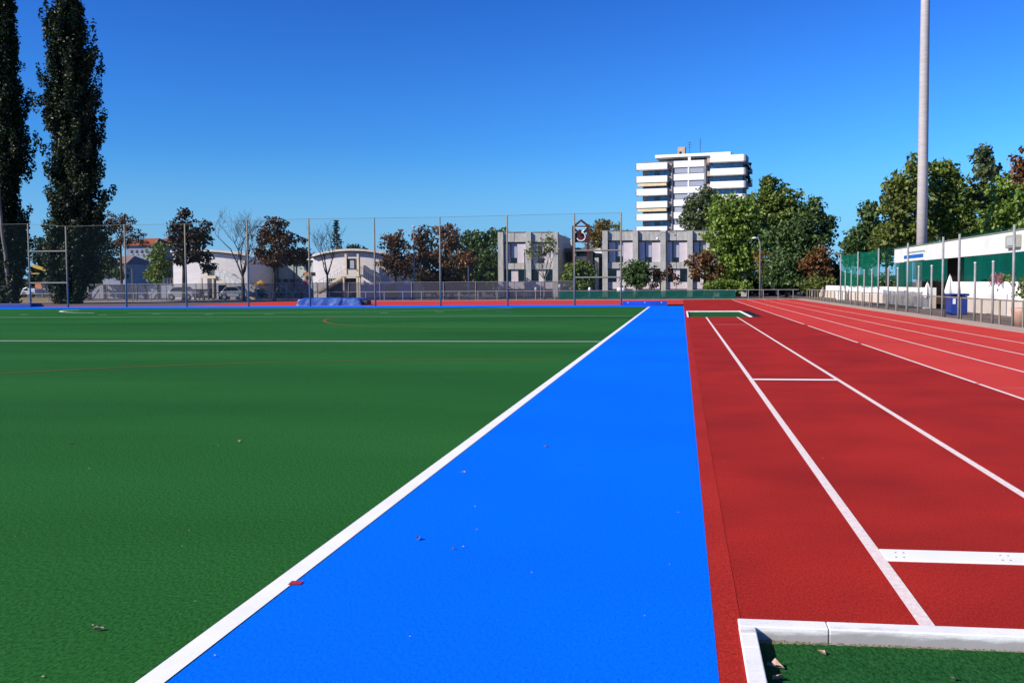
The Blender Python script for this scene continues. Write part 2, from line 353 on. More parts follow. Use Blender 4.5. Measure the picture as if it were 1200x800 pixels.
# painted lines
def poly(pts, wd, z, m, name):
    mb = MB(); pts = [Vector((p.x, p.y, z)) for p in pts]; L = []
    for i, p in enumerate(pts):
        d = (pts[min(i+1, len(pts)-1)]-pts[max(i-1, 0)]).normalized(); nn = Vector((-d.y, d.x, 0))*wd/2; L.append((p+nn, p-nn))
    for a, b2 in zip(L[:-1], L[1:]): mb.quad(a[1], b2[1], b2[0], a[0])
    return struct(name, mb, m)
def smoothpts(pp, n=6):
    g = [G(*p) for p in pp]; o = []
    for i in range(len(g)-1):
        p0, p1, p2, p3 = g[max(i-1, 0)], g[i], g[i+1], g[min(i+2, len(g)-1)]
        for k in range(n):
            t = k/n; o.append(.5*((2*p1)+(p2-p0)*t+(2*p0-5*p1+4*p2-p3)*t*t+(3*p1-p0-3*p2+p3)*t**3))
    return o+[g[-1]]
yA = G(350, 399.8).y; yB = G(400, 371).y
struct('white_cross_line', MB().sheet(-95, yA-.055, LXL-.004, yA+.055, .004), 'line')
struct('pale_cross_line', MB().sheet(-95, yB-.07, LXL-.004, yB+.07, .004), 'farline')
poly(smoothpts([(150, 366.6), (300, 366.2), (420, 365.2), (500, 363.8), (560, 362.2), (600, 360.8)]), .13, .004, 'farline', 'pale_arc_line')
poly(smoothpts([(110, 366.7), (85, 366.2), (71, 365.2), (76, 363.9), (92, 363.1)], 8), .16, .005, 'line', 'white_corner_arc')
poly(smoothpts([(-80, 442.5), (0, 437.5), (150, 430.2), (300, 425), (450, 422), (560, 421), (655, 420.8)]), .07, .004, 'orange', 'orange_arc_line')
poly(smoothpts([(395, 372.8), (383, 374), (380, 376), (386, 378.6), (400, 380.6), (440, 382.8), (520, 384), (600, 384.3)], 8), .11, .005, 'orange', 'orange_hook_line')
poly(smoothpts([(560, 364.6), (580, 364.2), (600, 365.8)], 4), .1, .005, 'bluemark', 'blue_hook_line')
for x, y in ((28, 368.5), (120, 368.8), (183, 367.6), (245, 368.4), (315, 368.2), (450, 366.4), (515, 365.2)):
    g = G(x, y); struct('white_dash', MB().sheet(g.x-.22, g.y-.1, g.x+.22, g.y+.1, .004), 'farline')
g = G(347, 682); struct('red_touch_mark', MB().add([G(337,684.5,.004),(G(352,684.3,.004)),(G(356,680.2,.004)),(G(342,680,.004))], [(0,1,2,3)]), 'redmark')
RL0, RL1 = (G(828, 373).x+G(1090, 730).x)/2, G(1199, 580).x
b = MB().sheet(RL0-.032, NY+.002, RL0+.032, FY0, .004); b.sheet(RL1-.03, NY+.002, RL1+.03, FY0, .004)
struct('runway_line', b, 'worn')
y1, y2 = G(1035, 657).y, G(1035, 644.5).y
ym = G(930, 445).y; yf = G(850, 380.3).y
struct('runway_board_far', MB().sheet(RL0+.034, ym-.1, RL1-.032, ym+.1, .006), 'line')
struct('runway_faint_mark', MB().sheet(RL0+.034, yf-.1, RL1-.032, yf+.1, .005), 'faint')
tlx = [G(1200, 468).x, G(1200, 436).x, G(1200, 415.7).x, G(1200, 402.3).x]
b = MB(); segs = [(-30, G(1150, 450).y), (G(1142, 449).y, G(1006, 403).y), (G(1000, 401.5).y, G(940, 381.5).y), (G(936, 380).y, YT-2)]
for s0, s1 in segs: b.sheet(tlx[0]-.027, s0, tlx[0]+.027, s1, .004)
for x in tlx[1:]: b.sheet(x-.025, -30, x+.025, YT-2, .004)
struct('lane_line', b, 'worn')
b = MB()
ya = G(1060, 403.3).y; yb = G(1190, 454.5).y; yc = G(1190, 409.5).y
b.sheet(tlx[0]+.1, ya-.02, tlx[2]-.03, ya+.02, .004).sheet(tlx[0]+.1, yb-.02, tlx[1]-.03, yb+.02, .004).sheet(tlx[2]+.03, yc-.02, tlx[3]-.03, yc+.02, .004)
struct('lane_start_mark', b, 'faint')

# take-off board of the near pit
t = thing('takeoff_board', (1.7, (y1+y2)/2, 0), 'white takeoff board with small screws set across the runway just before the near pit', 'takeoff board')
MB().box((RL0+.034, y1, -.03), (RL1-.032, y2, .008)).build('board', 'line', t, bevel=.003)
sc = MB()
for x in (RL0+.09, RL0+.13, RL0+.62, RL0+.66, RL1-.16, RL1-.12):
    for k, dy in enumerate((.055, .145)): MB().tube([(x+.015*k, y1+dy, .008), (x+.015*k, y1+dy, .0095)], .006, 8).build('screw', 'steel', t)


# ------------------------------------------------------------------ sand pits with turf covers
def pit(name, x0, x1, ya, yb, label, near):
    KW, KD = .07, .095
    t = thing(name, ((x0+x1)/2, (ya+yb)/2, 0), label, 'pit kerb')
    top, bot = (.012, -.16) if near else (.03, -.16)
    # far kerb, of stones with hairline joints
    def stones(a, b2, cuts, horiz):
        e = [a]+cuts+[b2]
        for s0, s1 in zip(e[:-1], e[1:]):
            mb = MB()
            if horiz: mb.box((s0+.0015, yb-KD, bot), (s1-.0015, yb, top))
            else: mb.box((a0, s0+.0015, bot), (a0+KW, s1-.0015, top))
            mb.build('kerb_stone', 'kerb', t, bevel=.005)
    stones(x0, x1, [x0+.37, x0+1.37, x0+2.37] if near else [x0+1, x0+2], True)
    for a0 in (x0, x1-KW):
        stones(ya, yb-KD, [yb-KD-.17-1.0*k for k in range(int((yb-ya)//1), -1, -1) if yb-KD-.17-k > ya+.1] if not near else
               sorted([y for y in (yb-.19, yb-.34, yb-1.34, yb-2.34, yb-3.34) if y > ya+.1]), False)
    return t
pit('pit_kerb', PX0, PX1, -3.5, NY, 'white concrete kerb round the near turf covered pit at the bottom right corner', True)
pit('pit_kerb', PX0, PX1, FY0, FY1, 'white concrete kerb round the small distant pit at the far end of the runway', False)
def turfbed(x0, x1, y0, y1, z, name):
    return struct(name, MB().sheet(x0, y0, x1, y1, z), 'pitgreen')
turfbed(PX0+.02, PX1-.02, -3.5, NY-.125, -.043, 'pit_turf')
turfbed(PX0+.02, PX1-.02, FY0, FY1-.05, -.03, 'pit_turf')
struct('pit_soil', MB().sheet(PX0+.02, -3.5, PX1-.02, NY-.01, -.053), 'soil')
sd = MB(); rr = random.Random(3)                       # frayed turf edge with dusty soil against the kerb
for i in range(240):
    x = PX0+.08+rr.random()**1.6*1.1; y = NY-.125+rr.uniform(-.018, .02)*(1-(x-PX0)/1.6); r = rr.uniform(.003, .009)
    sd.add([(x-r, y-r*.6, -.0425), (x+r, y-r*.5, -.0422), (x+r*.3, y+r, -.039), (x-r*.8, y+r*.5, -.042)], [(0, 1, 2, 3)])
tag(sd.build('soil_crumbs', 'soil'), 'dusty soil crumbs along the turf edge under the near kerb', 'soil', kind='stuff')
mt = MB().add([(PX1+.02, FY0+1.6, .02), (PX1+.48, FY0+.6, .02), (PX1+.55, FY1-.1, .02), (PX1-.1, FY1-.1, .034), (PX1-.02, FY0+2.2, .034)], [(0, 1, 2, 3, 4)])
mt = MB().box((PX1+.01, FY0+.4, .001), (PX1+.40, FY1+.2, .022))
tag(mt.build('rubber_mat', 'black', loc=(PX1+.2, FY1-3, 0)), 'black rubber mat lying along the right kerb of the distant pit', 'mat')

# dry leaves
def leaf(px, py, L, label, z=0, m='dryleaf'):
    c = G(px, py, z); r = random.Random(int(px*7+py)); a = r.uniform(0, pi); mb = MB()
    outl = [(-1, 0), (-.6, .32), (-.1, .48), (.35, .3), (.75, .34), (1, 0), (.6, -.25), (.2, -.5), (-.4, -.36)]
    vs = []
    for i, (u, v) in enumerate(outl):
        x, y = u*L/2, v*L/2; vs.append(Vector((c.x+x*cos(a)-y*sin(a), c.y+x*sin(a)+y*cos(a), z+.004+abs(v)*L*r.uniform(.35, .7)+r.uniform(0, .15)*L)))
    ctr = Vector((c.x, c.y, z+.006)); n = len(vs)
    mb.add(vs+[ctr], [(i, (i+1) % n, n) for i in range(n)])
    o = mb.build('dry_leaf', m, loc=(c.x, c.y, z)); return tag(o, label, 'leaf', 'dry leaves scattered on the ground')
leaf(490, 632, .055, 'largest curled pale brown leaf on the blue strip', 0, 'pinkleaf')
leaf(532, 644, .026, 'small dark leaf on the blue strip just right of the largest leaf')
leaf(640, 524, .05, 'dark leaf lying farthest up the blue strip')
leaf(682, 545, .03, 'pale leaf on the middle of the blue strip', 0, 'pinkleaf')
leaf(543, 554, .04, 'brown leaf on the blue strip close beside the white side line')
leaf(115, 739, .05, 'reddish brown leaf on the green turf at the lower left')
leaf(963, 766, .042, 'reddish brown leaf on the pit turf near the white kerb', -.041)
leaf(909, 783, .075, 'large pale leaf in the shadow of the left pit kerb', -.041, 'pinkleaf')
leaf(912, 797, .06, 'brown leaf at the picture edge under the left pit kerb', -.041)
leaf(1117, 797, .035, 'pale leaf on the pit turf far right of the kerb corner', -.041, 'pinkleaf')
leaf(280, 518, .05, 'small brown leaf alone on the middle of the green turf')
leaf(82, 520, .06, 'yellowish leaf on the green turf at far left', 0, 'pinkleaf')
gr = MB(); rr = random.Random(11)
for i in range(28):
    px, py = rr.uniform(0, 1200), 372+rr.random()**.8*428
    if 690 < px and py < 420: continue
    g = G(px, py); r = rr.uniform(.002, .006)*(1+g.y*.05)
    if PX0-.05 < g.x < PX1+.05 and (g.y < NY or FY0 < g.y < FY1): continue
    gr.add([(g.x-r, g.y, .006), (g.x, g.y-r, .0065), (g.x+r, g.y, .006), (g.x, g.y+r*.7, .008)], [(0, 1, 2, 3)])
tag(gr.build('leaf_crumbs', 'pinkleaf'), 'tiny crumbs of leaf and grit scattered over turf and track', 'leaf crumbs', kind='stuff')

# ------------------------------------------------------------------ trees
def leaves(mb, c, rad, n, size, rng, up=.25):
    v = mb.v; f = mb.f
    for i in range(n):
        while True:
            o = Vector((rng.uniform(-1, 1), rng.uniform(-1, 1), rng.uniform(-1, 1)))
            if o.length_squared < 1: break
        p = Vector((c.x+o.x*rad[0], c.y+o.y*rad[1], c.z+o.z*rad[2]))
        nn = (o*.7 + Vector((rng.gauss(0, 1), rng.gauss(0, 1), rng.gauss(0, 1)+up))).normalized()
        u = nn.orthogonal().normalized(); u.rotate(Matrix.Rotation(rng.uniform(0, 6.28), 3, nn)); w2 = nn.cross(u)
        s = size*rng.uniform(.65, 1.3); b = len(v)
        v += [p+u*s*.62, p+w2*s*.42+nn*s*.1, p-u*s*.62, p-w2*s*.42+nn*s*.1]; f.append((b, b+1, b+2, b+3))
def limb(mb, a, b, r0, r1, rng, n=6, wob=.06, seg=4):
    L = (b-a).length; pts = []
    for i in range(seg+1):
        t = i/seg; p = a.lerp(b, t)
        if 0 < i < seg: p = p + Vector((rng.gauss(0, 1), rng.gauss(0, 1), rng.gauss(0, .6)))*L*wob
        pts.append(p)
    mb.tube(pts, [r0+(r1-r0)*i/seg for i in range(seg+1)], n); return pts
def tree(kind, Y, base, blobs, leafm, label, lsize=.34, dens=1.0, trunk=.16, gap=.0, bark='bark', group=None, seed=None, cat='tree', clump=.55, split=.35):
    # blobs: (px, py, rx px, ry px) of the crown at depth Y (+ optional depth shift in m)
    rng = random.Random(seed if seed is not None else int(base*13+Y*7))
    gx = P(base, 345, Y).x
    root = thing(kind, (gx, Y, -.1), label, cat, group)
    cr = MB(); tr = MB(); s = S(Y); centres = []
    for bl in blobs:
        px, py, rx, ry = bl[:4]; dy = bl[4] if len(bl) > 4 else 0
        c = P(px, py, Y); c.y += dy; ax, az = rx*s, ry*s; ay = max(ax, .7*az)*.9
        area = 4*pi*((ax*ay)**1.6+(ax*az)**1.6+(ay*az)**1.6)**(1/1.6)/3**(1/1.6)
        cl = clump*rng.uniform(.9, 1.1); ncl = max(5, int(area/(cl*cl*1.5)*dens*(1-gap)))
        for i in range(ncl):
            d = Vector((rng.gauss(0, 1), rng.gauss(0, 1), rng.gauss(0, 1))).normalized(); q = rng.random()**.45
            q = q*(1+.12*rng.gauss(0, 1)); k = rng.uniform(.6, 1.35)*cl
            p = Vector((c.x+d.x*ax*q, c.y+d.y*ay*q, max(.35, c.z+d.z*az*q)))
            nl = int(9*k*k/(lsize*lsize)*.42)+3
            leaves(cr, p, (k, k, k*.72), nl, lsize, rng)
        centres.append((c, ax, az))
    top = max(c.z+.4*az for c, ax, az in centres); low = min(c.z-.7*az for c, ax, az in centres)
    b0 = Vector((gx, Y, -.1)); zt = max(.8, low+split*(top-low))
    fork = Vector((gx+(P(blobs[0][0], 0, Y).x-gx)*.15, Y, zt))
    tr.tube([b0, b0.lerp(fork, .12), b0.lerp(fork, .5), fork], [trunk*1.5, trunk*1.1, trunk, trunk*.75], 9)
    tr_o = tr.build('trunk', bark, root, smooth=True)
    lm = MB()
    for c, ax, az in centres:
        pts = limb(lm, fork, c+Vector((0, 0, az*.35)), trunk*.62, trunk*.12, rng)
        for k in range(4):
            a = pts[rng.randint(1, 3)]
            e = c+Vector((rng.uniform(-1, 1)*ax, rng.uniform(-1, 1)*ax, rng.uniform(-.3, .9)*az))*.85
            limb(lm, a, e, trunk*.25, .015, rng, 5)
    lm.build('limb', bark, root, smooth=True)
    cr.build('crown', leafm, root)
    return root

def bare_tree(kind, Y, base, topy, spread, label, trunk=.15, seed=1, fork=.3, leafm=None, nl=0, m='twig', cat='tree', depth=5, lean=0):
    rng = random.Random(seed); s = S(Y); gx = P(base, 345, Y).x; H = P(base, topy, Y).z
    root = thing(kind, (gx, Y, -.1), label, cat); tr = MB(); br = MB(); cr = MB()
    f = Vector((gx+lean*s, Y, H*fork)); tr.tube([(gx, Y, -.1), (gx, Y, .3), f.lerp(Vector((gx, Y, .3)), .4), f], [trunk*1.4, trunk, trunk*.85, trunk*.7], 8)
    tr.build('trunk', m, root, smooth=True)
    def grow(a, d, L, r, lv):
        pts = [a]; p = a; dd = d.copy()
        for i in range(4):
            dd = (dd+Vector((rng.gauss(0, .13), rng.gauss(0, .13), .10))).normalized(); p = p+dd*L/4; pts.append(p)
        br.tube(pts, [r, r*.85, r*.7, r*.58, r*.5], 5 if lv > 1 else 4, False)
        if lv == 0:
            if nl and rng.random() < .8: leaves(cr, pts[-1], (.3, .3, .25), nl, .26, rng)
            return
        for k in range(rng.randint(2, 3)+(lv < 3)):
            q = pts[rng.choice((2, 3, 4, 4))]
            ax = Vector((rng.gauss(0, 1), rng.gauss(0, 1), rng.gauss(0, .4))).normalized()
            nd = (dd*.85+ax*.62+Vector((0, 0, .12))).normalized(); grow(q, nd, L*rng.uniform(.6, .82), max(r*.52, .011), lv-1)
    nb = 5; L0 = (H-f.z)*.42
    for k in range(nb):
        a = 2*pi*k/nb+rng.uniform(-.4, .4); sp = spread*rng.uniform(.7, 1.2)
        grow(f, Vector((cos(a)*sp, sin(a)*sp, 1)).normalized(), L0*rng.uniform(.8, 1.1), trunk*.5, depth-1)
    br.build('branch', m, root, smooth=True)
    if nl: cr.build('crown', leafm, root)
    return root

def poplar(Y, base, env, label, seed, topZ, pale):
    # env: (py, left px, right px) outline; steep ascending limbs carry slim plumes of leaves
    rng = random.Random(seed); s = S(Y); bx = P(base, 355, Y).x
    root = thing('poplar_tree', (bx, Y, -.1), label, 'tree', 'tall columnar poplars at the left')
    zs = [(P((l+r)/2, py, Y).z, P(l, py, Y).x, P(r, py, Y).x) for py, l, r in env]
    zs = [(z, l+min(.42, (r-l)*.2), r-min(.42, (r-l)*.2)) for z, l, r in zs]   # room for the leaves round the outer shoots
    zs.sort()
    def at(z):
        for (z0, l0, r0), (z1, l1, r1) in zip(zs[:-1], zs[1:]):
            if z0 <= z <= z1:
                t = (z-z0)/(z1-z0); return l0+(l1-l0)*t, r0+(r1-r0)*t
        return (zs[-1][1], zs[-1][2]) if z > zs[-1][0] else (zs[0][1], zs[0][2])
    tr = MB(); pts = []
    for i in range(9):
        z = -.1+(topZ-1)*i/8; l, r = at(max(z, zs[0][0])); pts.append(Vector((bx+((l+r)/2-bx)*min(1, i/3)*.9+rng.gauss(0, .06), Y+rng.gauss(0, .08), z)))
    tr.tube(pts, [.62, .42, .36, .30, .25, .19, .13, .08, .04], 10); tr.build('trunk', 'bark', root, smooth=True)
    lm = MB(); cr = MB()
    n = 290
    for i in range(n):
        zt = zs[0][0]+.6+(topZ-zs[0][0])*((i+rng.random())/n)**.94
        l, r = at(zt); cx = (l+r)/2; hw = (r-l)/2
        a = rng.uniform(0, 2*pi); q = (rng.random()**.42)*rng.uniform(.72, 1.12)
        out = rng.random() < .16                     # stray shoots that break the outline
        if out: q = rng.uniform(1.12, 1.34)
        tip = Vector((cx+cos(a)*hw*q, Y+sin(a)*hw*q*.9, min(zt, topZ)))
        L = rng.uniform(2.2, 3.8); zr = max(.8, tip.z-L); ti = min(7.99, max(0, (zr+.1)/(topZ-1)*8)); k = int(ti)
        tp = pts[k].lerp(pts[k+1], ti-k); rt = tip.lerp(Vector((tp.x, tp.y, tip.z)), .42+.3*rng.random()); rt.z = tip.z-L*.8
        ax = (tip-rt); mid = [rt.lerp(tip, t) for t in (0, .3, .55, .78, 1)]
        if i % 2 == 0: lm.tube([Vector((tp.x, tp.y, zr)), rt, mid[2], tip], [.06, .045, .03, .012], 5, False)
        for t, m2 in zip((.1, .3, .55, .78, 1), mid):
            w2 = (.30+.34*sin(pi*min(1, t*.95)))*(.75+.5*rng.random())*(.6 if out else 1)
            leaves(cr, m2+Vector((rng.gauss(0, .12), rng.gauss(0, .12), 0)), (w2, w2, .62 if out else .55), int(62*w2/.5)+8, .20, rng, .6)
    lm.build('limb', 'bark', root, smooth=True); cr.build('crown', 'lf_poplar', root)
    if pale:
        MB().tube([P(x, y, Y-1.6+.02*(y-230)/2) for x, y in ((13, 345), (9, 325), (7, 300), (3, 275), (1, 250), (-1, 225), (-3, 190))], [.24, .18, .16, .14, .12, .10, .06], 9).build('pale_trunk', 'palebark', root, smooth=True)
    return root
poplar(78, 15, [(340, 6, 20), (320, -6, 29), (290, -14, 31), (255, -22, 33), (220, -24, 32), (180, -26, 34), (165, -22, 38), (150, -24, 26), (118, -22, 33), (100, -20, 31), (80, -18, 22), (50, -16, 20), (20, -12, 19), (-20, -8, 16), (-45, 0, 8)],
       'tall dark poplar cut by the left picture edge, its pale trunk showing', 5, 27.5, True)
poplar(78, 76, [(350, 67, 90), (325, 58, 112), (300, 52, 124), (265, 49, 134), (235, 49, 132), (205, 57, 130), (170, 46, 126), (150, 43, 121), (120, 47, 119), (100, 48, 119), (75, 50, 114), (62, 49, 117), (40, 56, 104), (15, 57, 105), (-10, 62, 97), (-30, 72, 86)],
       'tall dense columnar poplar standing full width behind the tall net fence', 9, 25.6, False)
lm = MB(); rr = random.Random(5)

tree('broadleaf_tree', 105, 105, [(108, 318, 17, 20), (100, 290, 20, 25), (120, 295, 16, 25)], M['lf_dark'], 'dark rounded tree with straight trunk just right of the full poplar', .3, .9, .2, split=.1, seed=21)
tree('sparse_tree', 122, 143, [(133, 262, 13, 20), (147, 262, 12, 15), (158, 278, 14, 10), (138, 285, 14, 12), (168, 284, 7, 5)], M['lf_red'], 'sparse purplish brown tree with airy crown before the tall red roofed house', .22, .42, .16, clump=.5, seed=22)
tree('background_tree', 150, 55, [(50, 295, 17, 22), (65, 305, 18, 26), (42, 318, 14, 18)], M['lf_dark'], 'dark background tree between the two poplars above the excavator', .4, .8, .2, seed=23)
tree('background_tree', 136, 118, [(116, 316, 18, 12), (140, 322, 13, 8), (128, 312, 10, 7)], M['lf_grey'], 'low olive green tree behind the red cab truck', .4, .8, .15, seed=24)
tree('background_tree', 118, 186, [(186, 300, 13, 16), (188, 318, 16, 16), (178, 322, 9, 9)], M['lf_mid'], 'bushy green tree against the left end of the white curved hall', .32, 1, .15, seed=25)
tree('maple_tree', 93, 215, [(216, 262, 13, 13), (220, 283, 24, 15), (236, 275, 14, 20), (203, 268, 9, 9), (216, 250, 6, 8), (244, 313, 10, 8), (226, 300, 22, 8), (208, 305, 9, 6)], M['lf_maple'], 'dark maple with drooping lower branches in front of the hall\'s left wing', .26, .75, .15, clump=.45, split=.25, seed=26)
bare_tree('bare_tree', 93, 285, 246, .62, 'leafless grey tree with upswept branches in front of the curved hall\'s left staircase', .2, 4, .26)
tree('maple_tree', 93, 321, [(322, 262, 16, 9), (318, 279, 24, 13), (336, 284, 20, 12), (310, 297, 17, 10), (338, 300, 24, 8), (352, 296, 9, 6), (322, 306, 22, 6)], M['lf_red'], 'copper brown maple with layered airy crown before the hall\'s shaded recess', .24, .62, .14, clump=.42, split=.05, seed=27)
bare_tree('bare_tree', 93, 384, 258, .42, 'slender leafless tree in front of the right hall staircase by the blue mats', .13, 12, .30, depth=4)
tree('background_tree', 112, 360, [(358, 302, 10, 8), (348, 300, 12, 8)], M['lf_dark'], 'dark low tree crown between the two halves of the curved hall', .3, .9, .15, seed=28)
# conifer spire
rng = random.Random(31); Yc = 140; root = thing('conifer_tree', (P(395, 300, Yc).x, Yc, -.1), 'narrow pointed conifer rising behind the hall roof', 'tree')
x0 = P(395, 300, Yc).x; H = P(395, 259, Yc).z
MB().tube([(x0, Yc, -.1), (x0, Yc, H-.3)], [.25, .03], 8).build('trunk', 'bark', root); cr = MB()
for i in range(26):
    z = H*(.25+.75*i/25); r = .12+1.05*(1-i/25)**.8
    for k in range(7):
        a = rng.uniform(0, 6.28); q = r*rng.uniform(.5, 1.15); leaves(cr, Vector((x0+cos(a)*q, Yc+sin(a)*q, z-.25*q)), (.28, .28, .14), 9, .22, rng)
cr.build('crown', 'lf_conifer', root)
tree('background_tree', 135, 416, [(414, 291, 9, 4), (424, 293, 6, 3)], M['lf_conifer'], 'dark flat topped tree peeping over the hall roof right of the conifer', .3, 1, .15, seed=32)
tree('copper_tree', 100, 463, [(463, 285, 15, 17), (455, 308, 14, 14), (472, 312, 16, 16)], M['lf_red'], 'reddish brown tree touching the right end of the curved hall', .26, .85, .16, clump=.5, seed=33)
tree('copper_tree', 104, 497, [(494, 279, 14, 13), (490, 300, 18, 16), (506, 302, 15, 16), (496, 322, 20, 12)], M['lf_red'], 'reddish brown tree behind the tall grey lamp post', .27, .85, .17, clump=.5, seed=34)
tree('copper_tree', 104, 530, [(522, 272, 13, 11), (530, 286, 14, 13), (524, 306, 17, 16), (545, 308, 16, 18), (530, 326, 20, 10)], M['lf_brown'], 'brown and olive tree left of the big green trees beside the school', .27, .85, .17, clump=.5, seed=35)
tree('broadleaf_tree', 116, 562, [(556, 284, 20, 15), (578, 278, 11, 14), (568, 304, 26, 20), (580, 322, 14, 18), (550, 322, 18, 14)], M['lf_deep'], 'deep green tree adjoining the left end of the concrete school', .32, 1.1, .2, seed=36)
bare_tree('bare_tree', 103, 638, 282, .7, 'half bare small tree with thin greyish twigs before the school\'s left wing', .12, 17, .33, M['lf_olive'], 1, depth=5, m='brightbark')
tree('round_tree', 103, 680, [(678, 318, 16, 14), (690, 324, 10, 12), (668, 326, 10, 11), (680, 332, 16, 8)], M['lf_mid'], 'rounded green tree in front of the school\'s central entrance under the number sign', .24, 1.2, .1, clump=.4, seed=38)
tree('background_tree', 150, 658, [(658, 290, 9, 12), (668, 298, 10, 10)], M['lf_deep'], 'green tree top showing over the low roof between the school wings', .34, 1, .2, seed=39)
tree('background_tree', 150, 705, [(704, 270, 16, 13), (698, 284, 14, 14), (716, 284, 14, 14)], M['lf_autumn'], 'rounded tree with golden brown top behind the school\'s entrance', .34, 1, .2, seed=40)
tree('background_tree', 158, 728, [(724, 276, 13, 11), (736, 280, 8, 9)], M['lf_olive'], 'loose yellowish green tree between the golden tree and the apartment tower', .34, .8, .2, seed=41)
tree('round_tree', 103, 746, [(746, 314, 12, 10), (736, 320, 9, 9), (756, 320, 10, 10), (746, 328, 16, 9)], M['lf_deep'], 'small dense rounded green tree before the school\'s right wing above the green screen', .22, 1.2, .1, clump=.36, seed=42)
tree('sparse_tree', 103, 774, [(772, 324, 8, 8), (784, 318, 8, 12), (793, 326, 7, 6), (766, 334, 8, 5)], M['lf_red'], 'thin reddish leaved tree in front of the school\'s right wing', .2, .4, .07, clump=.35, seed=43)
tree('background_tree', 124, 818, [(826, 244, 19, 24), (808, 258, 13, 14), (812, 240, 10, 10), (838, 270, 18, 28)], M['lf_grey'], 'dull grey green tree in front of the apartment tower\'s lower right corner', .32, 1.3, .25, seed=44)
tree('broadleaf_tree', 110, 862, [(852, 248, 22, 22), (868, 262, 24, 28), (846, 282, 24, 26), (870, 300, 26, 24), (850, 318, 22, 16)], M['lf_green'], 'bright green tree at the right end of the school behind the curved street lamp', .32, 1.3, .25, seed=45)
tree('broadleaf_tree', 115, 905, [(905, 232, 19, 22), (888, 246, 18, 20), (924, 240, 16, 18), (905, 262, 30, 28), (935, 262, 20, 22), (900, 214, 8, 8)], M['lf_mid'], 'tallest green tree of the middle clump with an open top', .34, 1.3, .3, seed=46)
tree('broadleaf_tree', 108, 945, [(952, 246, 12, 14), (945, 270, 20, 20), (964, 258, 10, 10), (968, 272, 10, 7), (935, 300, 26, 24), (920, 288, 20, 24), (905, 284, 14, 18), (972, 262, 7, 9), (955, 285, 18, 12)], M['lf_deep'], 'dark green tree with ragged branches at the right side of the middle clump', .32, 1.3, .25, seed=47)
tree('copper_tree', 104, 826, [(824, 305, 15, 14), (834, 320, 14, 14), (816, 320, 9, 9), (806, 308, 7, 4)], M['lf_brown'], 'brown leaved tree overlapping the school\'s right end', .26, .7, .12, clump=.42, seed=48)
tree('copper_tree', 102, 958, [(960, 300, 13, 14), (950, 312, 14, 12), (968, 314, 10, 12)], M['lf_brown'], 'rusty brown small tree at the right edge of the middle clump', .26, .9, .12, clump=.42, seed=49)
tree('copper_tree', 105, 893, [(892, 305, 9, 14), (898, 320, 9, 9)], M['lf_autumn'], 'small orange brown tree right beside the curved street lamp', .26, .8, .1, clump=.42, seed=50)
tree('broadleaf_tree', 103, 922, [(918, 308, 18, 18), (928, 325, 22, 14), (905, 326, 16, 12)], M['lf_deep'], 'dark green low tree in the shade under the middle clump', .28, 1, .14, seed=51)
tree('shrub', 100, 850, [(850, 334, 14, 8), (836, 336, 12, 7), (868, 336, 12, 7)], M['lf_green'], 'bright green shrub under the trees behind the green screen', .22, 1, .05, clump=.35, cat='shrub', seed=52)
tree('shrub', 98, 956, [(958, 332, 12, 7), (944, 334, 10, 6), (972, 332, 9, 6)], M['lf_olive'], 'olive shrub growing just above the left end of the low white wall', .22, 1, .05, clump=.35, cat='shrub', seed=53)
tree('shrub', 104, 976, [(976, 318, 9, 14)], M['lf_dark'], 'dark shrub between the middle clump and the green net', .26, 1, .08, clump=.4, cat='shrub', seed=54)
# behind the clubhouse
tree('plane_tree', 92, 1014, [(1018, 252, 11, 16), (1012, 276, 15, 18), (998, 286, 11, 12), (1030, 276, 14, 20), (1008, 300, 20, 14), (1030, 298, 14, 14)], M['lf_deep'], 'deep green tree farthest left of the row behind the clubhouse', .32, 1.3, .22, seed=60)
tree('plane_tree', 86, 1058, [(1050, 224, 12, 16), (1074, 196, 10, 16), (1062, 216, 16, 18), (1048, 248, 18, 18), (1070, 240, 18, 24), (1040, 282, 16, 14), (1050, 275, 22, 18), (1076, 272, 18, 16)], M['lf_olive'], 'olive green tree standing directly behind the tall floodlight mast', .32, 1.3, .25, seed=61)
tree('plane_tree', 88, 1106, [(1098, 208, 12, 18), (1112, 206, 11, 14), (1100, 232, 18, 20), (1124, 222, 12, 16), (1118, 246, 16, 18), (1136, 252, 14, 18), (1142, 272, 16, 14), (1098, 262, 20, 18), (1126, 270, 16, 14)], M['lf_mid'], 'broad green tree just right of the tall floodlight mast', .32, 1.3, .25, seed=62)
tree('plane_tree', 90, 1152, [(1153, 184, 12, 15), (1158, 202, 14, 12), (1146, 226, 14, 18), (1160, 240, 18, 20)], M['lf_grey'], 'tall grey green tree rising highest behind the clubhouse', .32, 1.3, .25, seed=63)
tree('plane_tree', 76, 1178, [(1174, 222, 12, 18), (1186, 240, 14, 22), (1170, 254, 16, 14), (1160, 264, 14, 9), (1190, 262, 16, 12)], M['lf_green'], 'yellowish green tree in front of the tall grey green one at the right edge', .3, 1.3, .2, seed=64)
tree('copper_tree', 84, 1198, [(1196, 190, 11, 18), (1194, 214, 14, 18), (1206, 236, 18, 30), (1214, 200, 16, 26)], M['lf_brown'], 'reddish brown tree cut by the right picture edge', .3, .8, .2, seed=65)
tree('background_tree', 100, 1040, [(1030, 292, 24, 9), (1080, 284, 24, 12), (1124, 274, 24, 12)], M['lf_olive'], 'low olive foliage filling the gap above the clubhouse roof', .32, 1, .15, seed=66)

